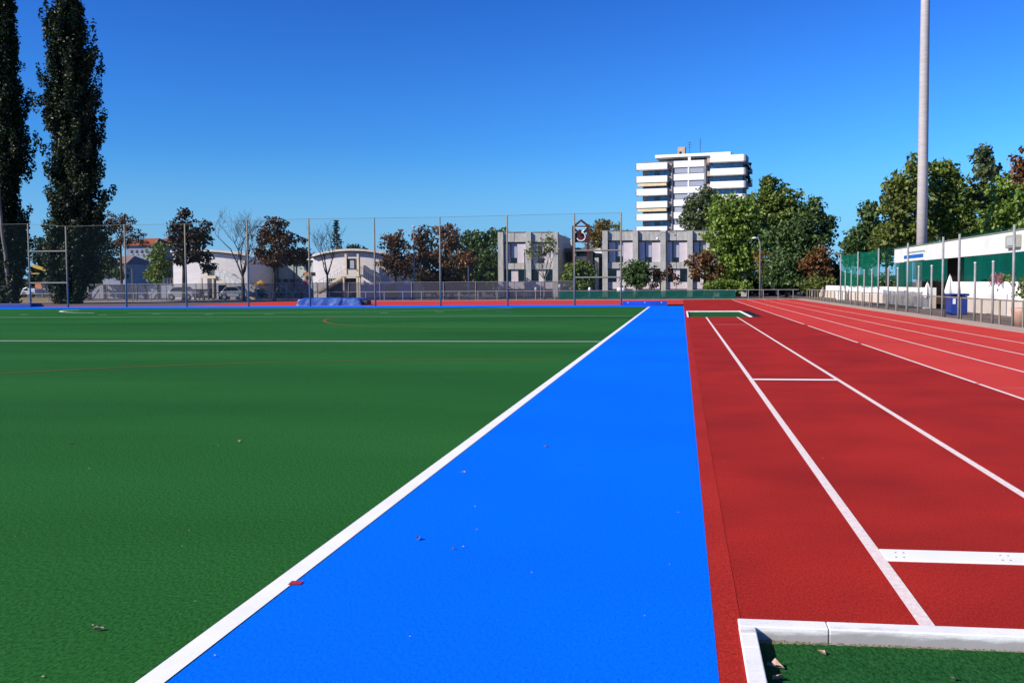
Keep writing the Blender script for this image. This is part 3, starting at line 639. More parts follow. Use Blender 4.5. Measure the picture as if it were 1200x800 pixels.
def hedge(Y, x0, x1, ytop, label, m, seed):
    bl = []; rr = random.Random(seed); x = x0
    while x < x1: bl.append((x, (ytop+346)/2+rr.uniform(-2, 2), 13, (346-ytop)/2*rr.uniform(.9, 1.15))); x += 11
    return tree('hedge', Y, (x0+x1)/2, bl, M[m], label, .34, 1, .08, clump=.5, cat='hedge', seed=seed)
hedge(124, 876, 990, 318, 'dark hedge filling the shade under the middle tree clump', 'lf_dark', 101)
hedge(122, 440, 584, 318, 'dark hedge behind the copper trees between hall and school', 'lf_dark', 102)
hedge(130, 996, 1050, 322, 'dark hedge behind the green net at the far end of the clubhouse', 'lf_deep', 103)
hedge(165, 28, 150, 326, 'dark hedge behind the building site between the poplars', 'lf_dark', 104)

# ------------------------------------------------------------------ ball stop fence
YFN = 65.0
posts = [(36, 33, 262), (80, 76.5, 265), (148.5, 145.5, 263), (219, 215.5, 262), (291.5, 289.5, 258), (363.5, 362, 256), (440, 438, 255), (516.5, 515, 254), (595, 594, 252), (673.5, 673, 250), (728, 727.5, 249)]
fx = [P(p[0], 358, YFN).x for p in posts]; fz = [P(p[1], p[2], YFN).z for p in posts]
t = thing('ball_stop_fence', (fx[5], YFN, 0), 'tall ball stop fence of thin grey posts with a fine high net behind the pitch', 'fence')
for x, z in zip(fx, fz):
    MB().tube([(x, YFN, -.05), (x, YFN, z)], [.062, .052], 10).build('post', 'steel', t, smooth=True)
nb = MB()
for i in range(len(fx)-1): nb.quad((fx[i], YFN+.1, .1), (fx[i+1], YFN+.1, .1), (fx[i+1], YFN+.1, fz[i+1]-.03), (fx[i], YFN+.1, fz[i]-.03))
nb.quad((fx[0]-9, YFN+.1, .1), (fx[0], YFN+.1, .1), (fx[0], YFN+.1, fz[0]-.03), (fx[0]-9, YFN+.1, fz[0]-.03))
nb.build('net', 'net', t)
cb = MB(); cb.tube([(fx[0]-9, YFN+.1, fz[0]-.02)]+[(x, YFN+.1, z-.02) for x, z in zip(fx, fz)], .012, 5); cb.build('top_cable', 'steel', t)
for a, b2, py in ((0, 1, 294.5), (0, 1, 331.5), (9, 10, 293.5), (9, 10, 325)):
    z = P((posts[a][0]+posts[b2][0])/2, py, YFN).z
    MB().tube([(fx[a], YFN, z), (fx[b2], YFN, z)], .055, 8).build('crossbar', 'steel', t)

# ------------------------------------------------------------------ perimeter railing, mesh fence
YR = 88.0
t = thing('perimeter_railing', (-20, YR, 0), 'low steel railing running along the far edge of the red surface', 'railing')
xs = [P(x, 353, YR).x for x in (-60, 936)]
top = MB(); top.tube([(xs[0], YR, .78), (xs[1], YR, .78)], .03, 6); top.build('top_rail', 'galv', t)
x = xs[0]; n = 0
while x < xs[1]-.3:
    MB().tube([(x, YR, -.06), (x, YR, .78)], .032, 6).build('post', 'galv', t); x += 1.72 if x < P(845, 350, YR).x else 1.25; n += 1
# green screen cloth on the railing
xa, xb2 = P(655, 350, YR).x, P(862, 350, YR).x
t2 = thing('windbreak_screen', ((xa+xb2)/2, YR-.05, 0), 'dark green windbreak cloth tied to the railing in front of the school', 'screen')
q = MB(); n = 24
for i in range(n):
    u0, u1 = xa+(xb2-xa)*i/n, xa+(xb2-xa)*(i+1)/n
    q.quad((u0, YR-.05+.03*(i % 2), .05), (u1, YR-.05+.03*((i+1) % 2), .05), (u1, YR-.05, .74+.02*sin(i*2.1+2.1)), (u0, YR-.05, .74+.02*sin(i*2.1)))
q.build('cloth', 'greenscreen', t2)
t = thing('wire_mesh_fence', (-30, YR+.5, 0), 'grey wire mesh fence with thin posts behind the low railing on the left', 'fence')
xs = [P(88, 340, YR).x, P(672, 340, YR).x]; zt = P(300, 332, YR).z
MB().quad((xs[0], YR+.5, 0), (xs[1], YR+.5, 0), (xs[1], YR+.5, zt), (xs[0], YR+.5, zt)).build('mesh_panel', 'mesh', t)
MB().tube([(xs[0], YR+.47, zt), (xs[1], YR+.47, zt)], .022, 6).build('top_rail', 'galv', t)
n = 17
for i in range(n): x = xs[0]+(xs[1]-xs[0])*i/(n-1); MB().tube([(x, YR+.47, -.06), (x, YR+.47, zt+.02)], .035, 6).build('post', 'galv', t)

# ------------------------------------------------------------------ right hand side railing, green net fence
XF = 10.38
def yat(px): # depth at which the line x = XF shows in that photo column
    lo, hi = 5, 300
    for _ in range(50):
        m_ = (lo+hi)/2
        d = ROT.transposed() @ (Vector((XF, m_, 0))-EYE); p = CX+F*d.x/-d.z
        if p > px: lo = m_
        else: hi = m_
    return lo
t = thing('trackside_railing', (XF+.12, 50, 0), 'steel railing with paired posts along the right side of the track', 'railing')
yr0, yr1 = 20, YR-.2
MB().tube([(XF+.14, yr0, .80), (XF+.14, yr1, .80)], .028, 6).build('top_rail', 'steel', t)
ys = []; y = 24.0
for px in (1193, 1166, 1145): ys.append(yat(px))
y = yat(1145)+2.6
while y < yr1: ys.append(y); y += 2.35 if y < 62 else 1.7
for y in ys: MB().tube([(XF+.14, y, -.05), (XF+.14, y, .80)], .034, 6).build('post', 'steel', t)
tall = [985, 1005, 1029, 1063, 1104, 1123, 1186.5]
short = [990, 997, 1012, 1021, 1040, 1051, 1075.5, 1090.5, 1141, 1162]
t = thing('net_fence', (XF, 45, 0), 'green windbreak net fence hung on tall grey posts in front of the clubhouse', 'fence')
ty = [yat(p) for p in tall]+[24.5, 18.0]
for y in ty: MB().tube([(XF, y, -.05), (XF, y, 3.2)], .043, 10).build('tall_post', 'galv', t, smooth=True)
for p in short:
    y = yat(p); MB().tube([(XF+.02, y, -.05), (XF+.02, y, 2.08)], .040, 10).build('short_post', 'galv', t, smooth=True)
    MB().ball((XF+.02, y, 2.08), .055, 8, (1, 1, .7)).build('post_cap', 'lightsteel', t, smooth=True)
rr = random.Random(2)
for i in range(2):
    if i > 1: break
    ya_, yb_ = ty[i], ty[i+1]; q = MB(); n = 14
    pr = None
    for k in range(n+1):
        y = ya_+(yb_-ya_)*k/n; bz = (1.10 if ya_ > 55 else .62 if i == 2 else 1.02)+rr.uniform(-.05, .06)+(.05*sin(k*1.7)); tz = 3.17-.06*sin(pi*k/n)
        x = XF+.06+.03*sin(k*1.3+i)
        if pr: q.quad(pr[0], (x, y, bz), (x, y, tz), pr[1])
        pr = ((x, y, bz), (x, y, tz))
    q.build('net_panel', 'greennet', t)

for i in range(2, len(ty)-1):
    if tall[i:i+2] == [1104, 1123]: continue
    ya_, yb_ = ty[i], ty[i+1]; q = MB(); n = 14; pr = None
    for k in range(n+1):
        y = ya_+(yb_-ya_)*k/n; bz = 1.40+rr.uniform(-.09, .09); x = XF+.06+.03*sin(k*1.3+i)
        if pr: q.quad(pr[0], (x, y, bz), (x, y, 3.14), pr[1])
        pr = ((x, y, bz), (x, y, 3.14))
    q.build('net_panel', 'thinnet', t)

# ------------------------------------------------------------------ clubhouse
XW = 13.8; CY0, CY1 = 22.0, 68.5
t = thing('clubhouse', (17.5, 45, 0), 'low white clubhouse with deep flat roof fascia along the right side of the track', 'building')
MB().box((XW, CY0, 2.62), (XW+.12, CY1, 3.50)).build('fascia', 'whitew', t, bevel=.01)
MB().box((XW-.03, CY0, 3.503), (XW+.2, CY1+.05, 3.56)).build('roof_edge', 'steel', t)
MB().box((XW+.122, CY0, 2.70), (22, CY1, 3.46)).build('roof', 'whitew', t)
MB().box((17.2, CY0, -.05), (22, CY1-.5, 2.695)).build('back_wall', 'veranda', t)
bd = MB()
for y in (36, 44.5, 53, 61): MB().box((17.12, y, .05), (17.195, y+2.6, 2.3)).build('window', 'glass', t)
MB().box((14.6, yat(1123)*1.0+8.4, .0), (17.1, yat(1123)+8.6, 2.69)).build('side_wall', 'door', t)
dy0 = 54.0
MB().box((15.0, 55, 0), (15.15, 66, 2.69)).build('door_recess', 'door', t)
for y in (30.5, 41): MB().box((XW+.02, y-.11, -.04), (XW+.24, y+.11, 2.617)).build('column', 'white', t)
sc_ = [yat(1036), yat(1063)]
def ywall(px): return XW*yat(px)/XF*.985
nets = [(CY1-.2, ywall(1064)), (ywall(1064)-.1, ywall(1104)), (ywall(1123), 33.0), (32.9, 22.5)]
for k0, (a_, b_) in enumerate(nets):
    q = MB(); n = 22; pr = None
    for k in range(n+1):
        y = a_+(b_-a_)*k/n; bz = (.75 if k0 == 0 else 1.48)+rr.uniform(-.10, .10); x = XW+.03+.025*sin(k*1.3)
        if pr: q.quad(pr[0], (x, y, bz), (x, y, 2.61), pr[1])
        pr = ((x, y, bz), (x, y, 2.61))
    q.build('hanging_net', 'greenhang', t)
q = MB(); pr = None
for k in range(60):
    y = CY1-(CY1-CY0)*k/59; z = 3.66+.05*sin(k*2.3)+.04*sin(k*.9)
    if pr: q.quad((14.6, pr[0], 3.47), (14.6, y, 3.47), (14.62, y, z), (14.62, pr[0], pr[1]))
    pr = (y, z)
q.build('roof_net', 'greenhang', t)
# wall lamp, sign on the fascia
lamp = MB().box((XW-.16, 43.6, 2.80), (XW-.003, 45.2, 3.33)).build('wall_lamp', 'lamp', t, bevel=.03)
MB().box((XW-.19, 43.9, 2.90), (XW-.163, 44.9, 3.25)).build('diffuser', 'lightsteel', lamp)
sg = MB().box((XW-.05, 60.2, 2.66), (XW-.004, 65.5, 3.30)).build('sign_board', 'whitew', t)
MB().box((XW-.075, 60.3, 2.82), (XW-.053, 65.3, 3.02)).build('blue_band', 'signblue', sg)
MB().box((XW-.075, 60.1, 3.14), (XW-.053, 64.0, 3.21)).build('grey_band', 'signgrey', sg)
# terrace wall
tw = thing('terrace_wall', (13.5, 45, 0), 'white terrace wall with cream plinth under the clubhouse roof', 'wall')
MB().box((13.46, 24, .62), (13.62, 53.5, 1.40)).build('wall_face', 'whitew', tw)
MB().box((13.43, 24, -.05), (13.62, 53.5, .617)).build('plinth', 'plinth', tw)
lw = thing('low_wall', (13.5, 88, 0), 'low plain white wall with square end pier continuing beyond the clubhouse', 'wall')
MB().box((13.47, 57, .55), (13.7, 112, 1.08)).build('wall_face', 'whitew', lw)
MB().box((13.44, 57, -.05), (13.7, 112, .547)).build('plinth', 'plinth', lw)
yq = 13.4*1180/(985-797); MB().box((12.5, yq-.25, -.05), (13.1, yq+.25, 1.07)).build('pier', 'whitew', lw)
# things standing about the terrace
def at_x(px, X): return X*1180/(px-798)
by = 44.4; bx = G(1121, 368).x; by = G(1121, 368).y
t = thing('waste_bin', (bx, by, 0), 'large blue lidded waste bin standing on the terrace behind the railing', 'bin')
MB().prism([(bx-.36, by-.36, -.02), (bx+.36, by-.36, -.02), (bx+.36, by+.36, -.02), (bx-.36, by+.36, -.02)], (0, 0, .80)).build('body', 'bin', t, bevel=.04)
MB().prism([(bx-.42, by-.42, .79), (bx+.42, by-.42, .79), (bx+.42, by+.42, .79), (bx-.42, by+.42, .79)], (0, 0, .10)).build('lid', 'bin', t, bevel=.04)
MB().box((bx-.26, by-.366, .45), (bx-.14, by-.363, .68)).build('sticker', 'white', t)
hb = MB(); hb.tube([(bx-.3, by-.45, .86), (bx+.3, by-.45, .86)], .02, 6).build('handle', 'bin', t)
px_, pY = G(1197, 381).x, G(1197, 381).y
t = thing('plant_pot', (px_, pY, 0), 'pinkish terracotta planter standing on the terrace at the right picture edge', 'planter')
MB().tube([(px_, pY, -.03), (px_, pY, .45), (px_, pY, .55), (px_, pY, .56)], [.22, .32, .34, .30], 16).build('pot', 'terracotta', t, smooth=True)
rng = random.Random(77); q = MB()
for i in range(10): leaves(q, Vector((px_+rng.gauss(0, .15), pY+rng.gauss(0, .15), .75+rng.random()*.8)), (.15, .15, .2), 14, .12, rng)
q.build('foliage', 'lf_mid', t)
fl = Vector((13.35, at_x(1148, 13.35), 1.55))
t = thing('flowering_plant', (fl.x+.2, fl.y, 1.40), 'pink flowering plant trailing over the white terrace wall', 'plant')
q = MB(); g2 = MB()
for i in range(16): leaves(q, fl+Vector((rng.gauss(0, .08), rng.gauss(0, .45), rng.gauss(.02, .16))), (.12, .2, .12), 12, .11, rng)
for i in range(16): leaves(g2, fl+Vector((rng.gauss(.1, .1), rng.gauss(0, .6), rng.gauss(-.05, .14))), (.12, .2, .12), 12, .11, rng)
q.build('blossom', 'pink', t); g2.build('foliage', 'lf_mid', t)
for i, (px, h, lab) in enumerate(((1072, 1.35, 'folded white sunshade standing behind the green net left of the doorway'), (1096, 1.7, 'taller folded white sunshade right before the dark doorway'))):
    X = 12.9; y = at_x(px, X); t = thing('folded_sunshade', (X, y, 0), lab, 'sunshade', 'folded white sunshades on the terrace')
    MB().tube([(X, y, -.03), (X, y, h+.08)], .025, 8).build('pole', 'galv', t)
    c = MB(); n = 10; rows = [(h*.42, .17), (h*.55, .21), (h*.8, .12), (h, .03)]
    for k in range(len(rows)):
        z, r = rows[k]
        for j in range(n): a = 2*pi*j/n; rr2 = r*(1.2 if j % 2 else .75); c.v.append(Vector((X+cos(a)*rr2, y+sin(a)*rr2, z+(.06 if k == 0 and j % 2 else 0))))
    for k in range(len(rows)-1):
        for j in range(n): c.f.append((k*n+j, k*n+(j+1) % n, (k+1)*n+(j+1) % n, (k+1)*n+j))
    c.build('canopy', 'white', t); MB().box((X-.2, y-.2, -.03), (X+.2, y+.2, .05)).build('foot', 'conc', t, bevel=.02)
# ball on the white bracket left (floodlight on the fascia corner)
# floodlight mast
X, Y = P(1080, 300, 72).x, 72
t = thing('floodlight_mast', (X, Y, 0), 'very tall pale grey floodlight mast rising behind the clubhouse out of the picture', 'mast')
mpts = [(X, Y, -.1), (X, Y, 9), (X, Y, 18), (X, Y, 27)]
MB().tube(mpts, [.36, .335, .30, .26], 24).build('pole', 'mast', t, smooth=True)

# ------------------------------------------------------------------ concrete school
t = thing('school_building', (P(710, 345, 110).x, 112, 0), 'two storey board marked concrete school with pale panels and tall dark windows', 'building')
YS = 110.0
def sbox(name, m, x0, y0, x1, y1, dy=0, dep=.3, parent=None, bevel=0):
    return pbox(MB(), x0, y0, x1, y1, YS+dy, dep).build(name, m, parent or t, bevel=bevel)
def wing(edges, topy, body_x0, body_x1, dep):
    zt = P((body_x0+body_x1)/2, topy+1, YS).z
    MB().box((P(body_x0, 310, YS).x, YS+.75, -.1), (P(body_x1, 310, YS).x, YS+dep, zt-.1)).build('wall', 'conc', t)
    tb = topy-272
    for e in edges:
        sbox('pier', 'conc', e-3.1, 272+tb, e+3.1, 348, -.35, 1.05)
    for a, b2 in zip(edges[:-1], edges[1:]):
        x0, x1 = a+3.15, b2-3.15; w3 = (x1-x0); m1, m2 = x0+w3*.30, x0+w3*.62
        xm = (x0+x1)/2
        sbox('roof_cap', 'concdark', x0, 271.6+tb, x1, 273+tb, .0, .72)
        for u, v in ((x0, xm-.25), (xm+.25, x1)):
            sbox('parapet_panel', 'conc', u, 273.2+tb, v, 283.5+tb, -.05, .7)
            sbox('spandrel_panel', 'conc', u, 308.5+tb*.6, v, 315.5+tb*.5, -.05, .7)
            sbox('sill_panel', 'panel', u, 330.5, v, 338.5, -.02, .7)
        wn = sbox('window', 'glass', m1, 284+tb, m2, 308+tb*.6, .45, .28)
        sbox('blind', 'blind', m1+1.6, 285+tb, m2-.3, 303+tb*.6-rngS.uniform(0, 4), .38, .05, wn)
        sbox('wall_panel', 'panel', x0+1.6, 285.5+tb, m1-.1, 308.2+tb*.6, .15, .4)
        sbox('wall_panel', 'panel', m2+.1, 285.5+tb, x1, 308.2+tb*.6, .15, .4)
        sbox('dark_slot', 'glass', x0, 285.5+tb, x1, 308.2+tb*.6, .60, .1)
        sbox('wall_panel', 'panel', x0+w3*.36, 316+tb*.5, x0+w3*.66, 330.3, .15, .4)
        for u, v in ((x0, x0+w3*.355), (x0+w3*.665, x1)):
            wn = sbox('window', 'glass', u, 316+tb*.5, v, 330.3, .5, .2)
        sbox('base_wall', 'slate', x0, 338.7, x1, 349, .35, .35)
rngS = random.Random(4)
wing([586.7, 619.2, 650.7], 272, 584, 653.5, 14)
wing([709, 744.5, 777, 808.5, 840, 872], 270.2, 706, 875, 14)
# recessed middle
Y2 = 118.0
def mbox(name, m, x0, y0, x1, y1, Y=Y2, dep=.4, parent=None): return pbox(MB(), x0, y0, x1, y1, Y, dep).build(name, m, parent or t)
mbox('middle_wall', 'slate', 653, 300, 707, 350, Y2, 8)
mbox('middle_roof', 'concdark', 652, 290.5, 708, 293.5, Y2-1.5, 10)
wn = mbox('window', 'glass', 655, 294, 672, 300, Y2-.4, .3); mbox('window', 'glass', 675, 293.8, 688, 306, Y2-.5, .3); mbox('window', 'glass', 694, 294, 707, 302, Y2-.4, .3)
mbox('entrance_pier', 'conc', 689, 294, 694.5, 346, Y2-2, .5); mbox('entrance_pier', 'conc', 697, 302, 701.5, 346, Y2-3, .5)
mbox('balcony', 'white', 674.5, 300.5, 688, 306, Y2-2.2, .9)
mbox('canopy', 'soffit', 662, 293, 706, 295, Y2-3.4, 1.8)
# slanting roof pieces either side
a = [P(703, 291, 112), P(706, 297, 112), P(698, 296.5, 112), P(693, 293, 112)]
MB().prism(a, (0, 1.2, 0)).build('sloping_roof', 'white', t)
# number portal
Yp = 109.0
t = thing('number_portal', (P(681, 345, Yp).x, Yp, 0), 'maroon steel gable portal carrying a large white figure 3 before the school entrance', 'sign')
for x0, x1 in ((670.6, 673.2), (687.8, 690.6)): pbox(MB(), x0, 265.5, x1, 349, Yp, .25).build('post', 'maroon', t)
def bar(pts, r, m, name, dy=0, par=None): return MB().tube([P(x, y, Yp+.12+dy) for x, y in pts], r, 8).build(name, m, par or t)
bar([(671, 266.3), (681, 258.2), (691, 266.3)], .13, 'maroon', 'gable'); bar([(671, 265.8), (690.6, 265.8)], .11, 'maroon', 'tie_bar')
bar([(672, 267.5), (681, 275)], .11, 'maroon', 'brace'); bar([(690, 267.5), (682, 274)], .11, 'maroon', 'brace')
pl = MB().prism([P(x, y, Yp+.2) for x, y in ((671, 276), (679.6, 268.6), (682.4, 271.5), (688.5, 276), (688.5, 284), (671, 284))], (0, .12, 0)).build('sign_plate', 'maroon', t)
arc = [(674.3, 266.9), (679, 267), (687.2, 267), (684.5, 269.8), (681.9, 272.6)]
ring = [(681+5.0*sin(R(a2)), 277.3-4.9*cos(R(a2))) for a2 in range(10, 262, 12)]
MB().tube([P(x, y, Yp-.02) for x, y in arc+ring], .062, 8).build('numeral', 'globe', t)
# slanted sheet left of the portal
MB().prism([P(x, y, 110.5) for x, y in ((666.5, 283.5), (671, 278), (672, 286), (670, 287.5))], (0, .1, 0)).build('side_plate', 'lightsteel', t)

# ------------------------------------------------------------------ apartment tower
YTW = 223.0; s = S(YTW); ang = R(-10)
root = thing('apartment_tower', (P(808, 300, YTW).x, YTW, 0), 'tall white apartment tower with stacked long balconies rising behind the school', 'building')
def tz(py): return P(808, py, YTW).z
def tb(name, m, x0, y0, x1, y1, f, bdep, par=None, slope=0):
    ca = cos(ang)
    mb = MB().box(((x0-808)*s/ca, f, tz(y1)), ((x1-808)*s/ca, f+bdep, tz(y0)))
    return mb.build(name, m, par or root, local=True)
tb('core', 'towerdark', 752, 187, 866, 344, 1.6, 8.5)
tb('core', 'towergrey', 787, 194, 827, 344, .55, 1.0)
pent = tb('penthouse', 'towertan', 770, 179, 852, 194, 2.6, 7)
tb('roof', 'towerwall', 767, 179.2, 853, 182.6, 1.2, 9.2, pent); tb('window', 'glass', 778, 183.5, 797, 190, 2.5, .2, pent); tb('window', 'glass', 812, 183, 846, 190, 2.5, .2, pent)
tb('roof_soffit', 'towertan', 768, 182.7, 852, 184.2, 1.5, 8.8, pent)
tb('dividing_wall', 'towerwall', 805, 181, 808, 193, 1.3, 1.3)
ch = tb('chimney', 'towertan', 790.5, 169, 799, 183, 4, 1.6); tb('vent', 'black', 792.5, 174.5, 795, 178, 3.95, .1, ch)
rows = [189.6, 205, 220, 235, 249.6, 264.6, 279, 294, 309, 324]
for i, y in enumerate(rows):
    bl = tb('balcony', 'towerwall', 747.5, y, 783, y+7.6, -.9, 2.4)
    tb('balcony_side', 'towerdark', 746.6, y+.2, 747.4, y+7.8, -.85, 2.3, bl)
    tb('privacy_box', 'towertan', 783.2, y+.8, 787.2, y+6.6, .2, 1.2)
    tb('window', 'blueglass', 757+3*(i % 2), y+8.5, 784, y+14.6, 1.5, .15)
    if i > 0: tb('window', 'glass', 766, y-6, 772, y-.6, 1.46, .1)
    if i in (1, 3, 6): tb('awning', 'awning', 748.5, y+8.4, 782, y+11.6, -.7, 1.8)
    yy = y-2.2 if i else y-2.6
    tb('facade_band', 'towerwall', 789.6, y-1.6, 824.2, y+6, .2, .33)
    for u, v in ((790.5, 805.4), (807.4, 823.6)): tb('window', 'blind', u, y+7.2, v, y+12.6, .42, .15)
    tb('mullion', 'towerwall', 805.5, y+6.3, 807.3, y+13.2, .30, .2)
    br = tb('balcony', 'towerwall', 832, y-5.6, 869, y+2.0, -.9, 2.4)
    tb('balcony_side', 'towergrey', 869.1, y-5.6, 871, y+2, -.9, 6, br)
    tb('privacy_box', 'towertan', 827.5, y-3.6, 831.8, y+2, .2, 1.2)
    tb('window', 'blueglass', 829, y+2.8, 866, y+8.6, 1.45, .2)
    tb('side_balcony', 'towergrey', 866.5, y+8, 873.8, y+12.8, 4, 4)
tb('drainpipe', 'towergrey', 786.6, 194, 788.2, 344, .0, .4); tb('drainpipe', 'towergrey', 824.6, 192, 826, 344, .0, .4)
for x, y0, arms in ((803.5, 163, ((163.5, 2.6), (166, 2.2), (169, 3.2))), (816, 159, ((163, 1.6), (166, 2.2), (170, 1.2)))):
    m_ = MB(); X = (x-808)*s; m_.tube([(X, 5, tz(183)), (X, 5, tz(y0))], .05, 5)
    for y, h in arms: m_.tube([(X-h*s, 5, tz(y)), (X+h*s, 5, tz(y))], .035, 5)
    m_.build('aerial', 'darksteel', root, local=True)
q = MB(); rng = random.Random(8)
for z, dx in ((200, 873), (206, 872), (212, 873), (195, 872)):
    for k in range(4): leaves(q, Vector(((dx-808)*s+rng.gauss(0, .2), 4+rng.gauss(0, .8), tz(z)+rng.gauss(0, .3))), (.5, .8, .4), 16, .4, rng)
q.build('balcony_plants', 'lf_dark', root, local=True)
root.rotation_euler.z = ang

# ------------------------------------------------------------------ curved white hall
t = thing('sports_hall', (P(330, 350, 108).x, 108, 0), 'low white hall with curved eaves, two wings and outside staircases', 'building')
def drum(x0, x1, Yc, bulge, ytop, ytopm, ybase, dep, wallm, eave=3.2, name='wing_wall'):
    n = 14; L = []; zb = -.1
    for i in range(n+1):
        u = i/n; px = x0+(x1-x0)*u; k = 1-(2*u-1)**2; Y = Yc-bulge*k; top = ytop[0]+(ytop[1]-ytop[0])*u-ytopm*k
        L.append((P(px, 320, Yc).x, Y, P((x0+x1)/2, top, Yc).z))
    wl = MB(); rf = MB(); sf = MB(); he = eave*S(Yc)
    for a, b2 in zip(L[:-1], L[1:]):
        wl.quad((a[0], a[1], zb), (b2[0], b2[1], zb), (b2[0], b2[1], b2[2]-he), (a[0], a[1], a[2]-he))
        o = .55
        rf.add([(a[0], a[1]-o, a[2]-.22), (b2[0], b2[1]-o, b2[2]-.22), (b2[0], b2[1]-o, b2[2]), (a[0], a[1]-o, a[2]), (a[0], Yc+dep, a[2]), (b2[0], Yc+dep, b2[2]), (a[0], a[1]-.3, a[2]-.22), (b2[0], b2[1]-.3, b2[2]-.22)],
               [(0, 1, 2, 3), (3, 2, 5, 4), (0, 6, 7, 1)])
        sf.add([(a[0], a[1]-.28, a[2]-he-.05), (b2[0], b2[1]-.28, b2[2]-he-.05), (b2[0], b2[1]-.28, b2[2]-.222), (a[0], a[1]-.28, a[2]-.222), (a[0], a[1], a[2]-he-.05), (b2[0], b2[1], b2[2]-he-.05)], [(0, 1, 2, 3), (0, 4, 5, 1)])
    a, b2 = L[0], L[-1]
    wl.quad((a[0], a[1], zb), (a[0], Yc+dep, zb), (a[0], Yc+dep, a[2]-he), (a[0], a[1], a[2]-he)); wl.quad((b2[0], b2[1], zb), (b2[0], Yc+dep, zb), (b2[0], Yc+dep, b2[2]-he), (b2[0], b2[1], b2[2]-he))
    wl.build(name, wallm, t); r_ = rf.build('roof', 'roofcream', t); sf.build('soffit', 'soffit', r_)  # dark front band of the soffit stands in for the eave's shadow
drum(203, 291, 106, .3, (293, 298), 3.0, 350, 14, 'gymwall')
drum(367, 456, 106, .5, (298.5, 297), 6.0, 350, 14, 'gymwall')
drum(288, 370, 111, -2.0, (301, 303), .0, 350, 10, 'recess', 2.4, 'recess_wall')
for x in (307, 325, 344, 358): pbox(MB(), x, 304, x+1, 350, 112.6, .15).build('mullion', 'slate', t)
for x in range(300, 362, 8): pbox(MB(), x, 327, x+4, 331, 112.5, .2).build('window', 'glass', t)
YG = 104.0
wn = pbox(MB(), 407, 303, 416.4, 316, YG+.15, .5).build('window', 'glass', t); pbox(MB(), 410.2, 305, 415, 314.4, YG+.1, .045).build('blind', 'blind', wn); pbox(MB(), 406.4, 314.8, 417, 316.2, YG-.1, .3).build('sill', 'soffit', wn)
for x in (404, 418.2): pbox(MB(), x, 297.5, x+2.2, 323, YG+.05, .5).build('pilaster', 'cream', t)
def stair(name, label_part, x0, y0, x1, y1, Y, m, wdt, open_=True, railm='steel', solid=False):
    # a flight from top (x0,y0) to bottom (x1,y1)
    a, b2 = P(x0, y0, Y), P(x1, y1, Y); n = 14
    st = MB()
    for i in range(n):
        u = (i+.5)/n; c = a.lerp(b2, u); w3 = abs(b2.x-a.x)/n*.62; st.box((c.x-w3, Y, c.z-.05), (c.x+w3, Y+wdt, c.z+.01))
    st.build('stair_tread', m, t)
    for yy in (Y-.08, Y+wdt):
        sg_ = MB().prism([(a.x, yy, a.z+.02), (b2.x, yy, b2.z+.02), (b2.x, yy, b2.z-.24), (a.x, yy, a.z-.24)], (0, .07, 0)).build('stringer', m, t)
    for yy in (Y-.06, Y+wdt+.03):
        rl = MB(); up = Vector((0, 0, .95)); A = Vector((a.x, yy, a.z)); B = Vector((b2.x, yy, b2.z))
        rl.tube([A+up, B+up], .035, 6)
        for i in range(9): c = A.lerp(B, i/8); rl.tube([c, c+up], .025, 5)
        if solid: rl.prism([A+Vector((0, 0, .12)), B+Vector((0, 0, .12)), B+up*.9, A+up*.9], (0, .03, 0))
        rl.build('handrail', railm, t)
YL = 101.5
pbox(MB(), 235, 323, 252.5, 326.2, YL, 2.6).build('landing', 'cream', t)
for x in (235, 248.6): pbox(MB(), x, 326.3, x+1.8, 352, YL+.05, .2).build('landing_post', 'cream', t)
pbox(MB(), 240.3, 303, 243, 323, YL+2.4, .5).build('pilaster', 'cream', t); pbox(MB(), 243, 315, 252, 350, YL+2.5, .3).build('door', 'soffit', t)
stair('stair', '', 252, 325, 299, 350, YL+.3, 'cream', 1.6, solid=True, railm='lightsteel')
pbox(MB(), 256, 334, 268, 352, YL+1.2, .3).build('screen_panel', 'slate', t)
pbox(MB(), 399.5, 322, 421, 324.3, YL, 2.2).build('landing', 'cream', t)
for x, w3 in ((402, 1.5), (417.6, 2.4), (420.6, 1.6)): pbox(MB(), x, 324.4, x+w3, 353, YL+.06, .25).build('landing_post', 'cream', t)
stair('stair', '', 400, 323.5, 367, 343, YL+.2, 'cream', 1.6, railm='lightsteel')
stair('stair', '', 421, 322, 441, 335, YL+.2, 'gymwall', 1.4)
pbox(MB(), 384, 326, 417, 352, YL+2.0, .3).build('under_stair_shade', 'slate', t)  # dark sheet put in as the shade beneath the stair

# ------------------------------------------------------------------ houses on the left
def house(Y, x0, x1, yeave, yridge, wallm, roofm, label, wins, over=2, dep=9, ridge_in=.25):
    t = thing('house', (P((x0+x1)/2, 345, Y).x, Y, 0), label, 'house')
    a, b2 = P(x0, yeave, Y), P(x1, yeave, Y); zr = P((x0+x1)/2, yridge, Y).z
    MB().box((a.x, Y, -.2), (b2.x, Y+dep, a.z)).build('wall', wallm, t)
    o = over*S(Y); ri = (b2.x-a.x)*ridge_in; z = a.z+.003
    MB().add([(a.x-o, Y-o, z), (b2.x+o, Y-o, z), (b2.x+o, Y+dep+o, z), (a.x-o, Y+dep+o, z), (a.x+ri, Y+dep/2, zr), (b2.x-ri, Y+dep/2, zr)],
             [(0, 1, 5, 4), (1, 2, 5), (2, 3, 4, 5), (3, 0, 4), (3, 2, 1, 0)]).build('roof', roofm, t)
    for wx, wy, ww, wh in wins:
        f = pbox(MB(), wx, wy, wx+ww, wy+wh, Y-.05, .1).build('window', 'slate', t); pbox(MB(), wx-.4, wy+wh, wx+ww+.4, wy+wh+.6, Y-.12, .115).build('sill', 'white', f)
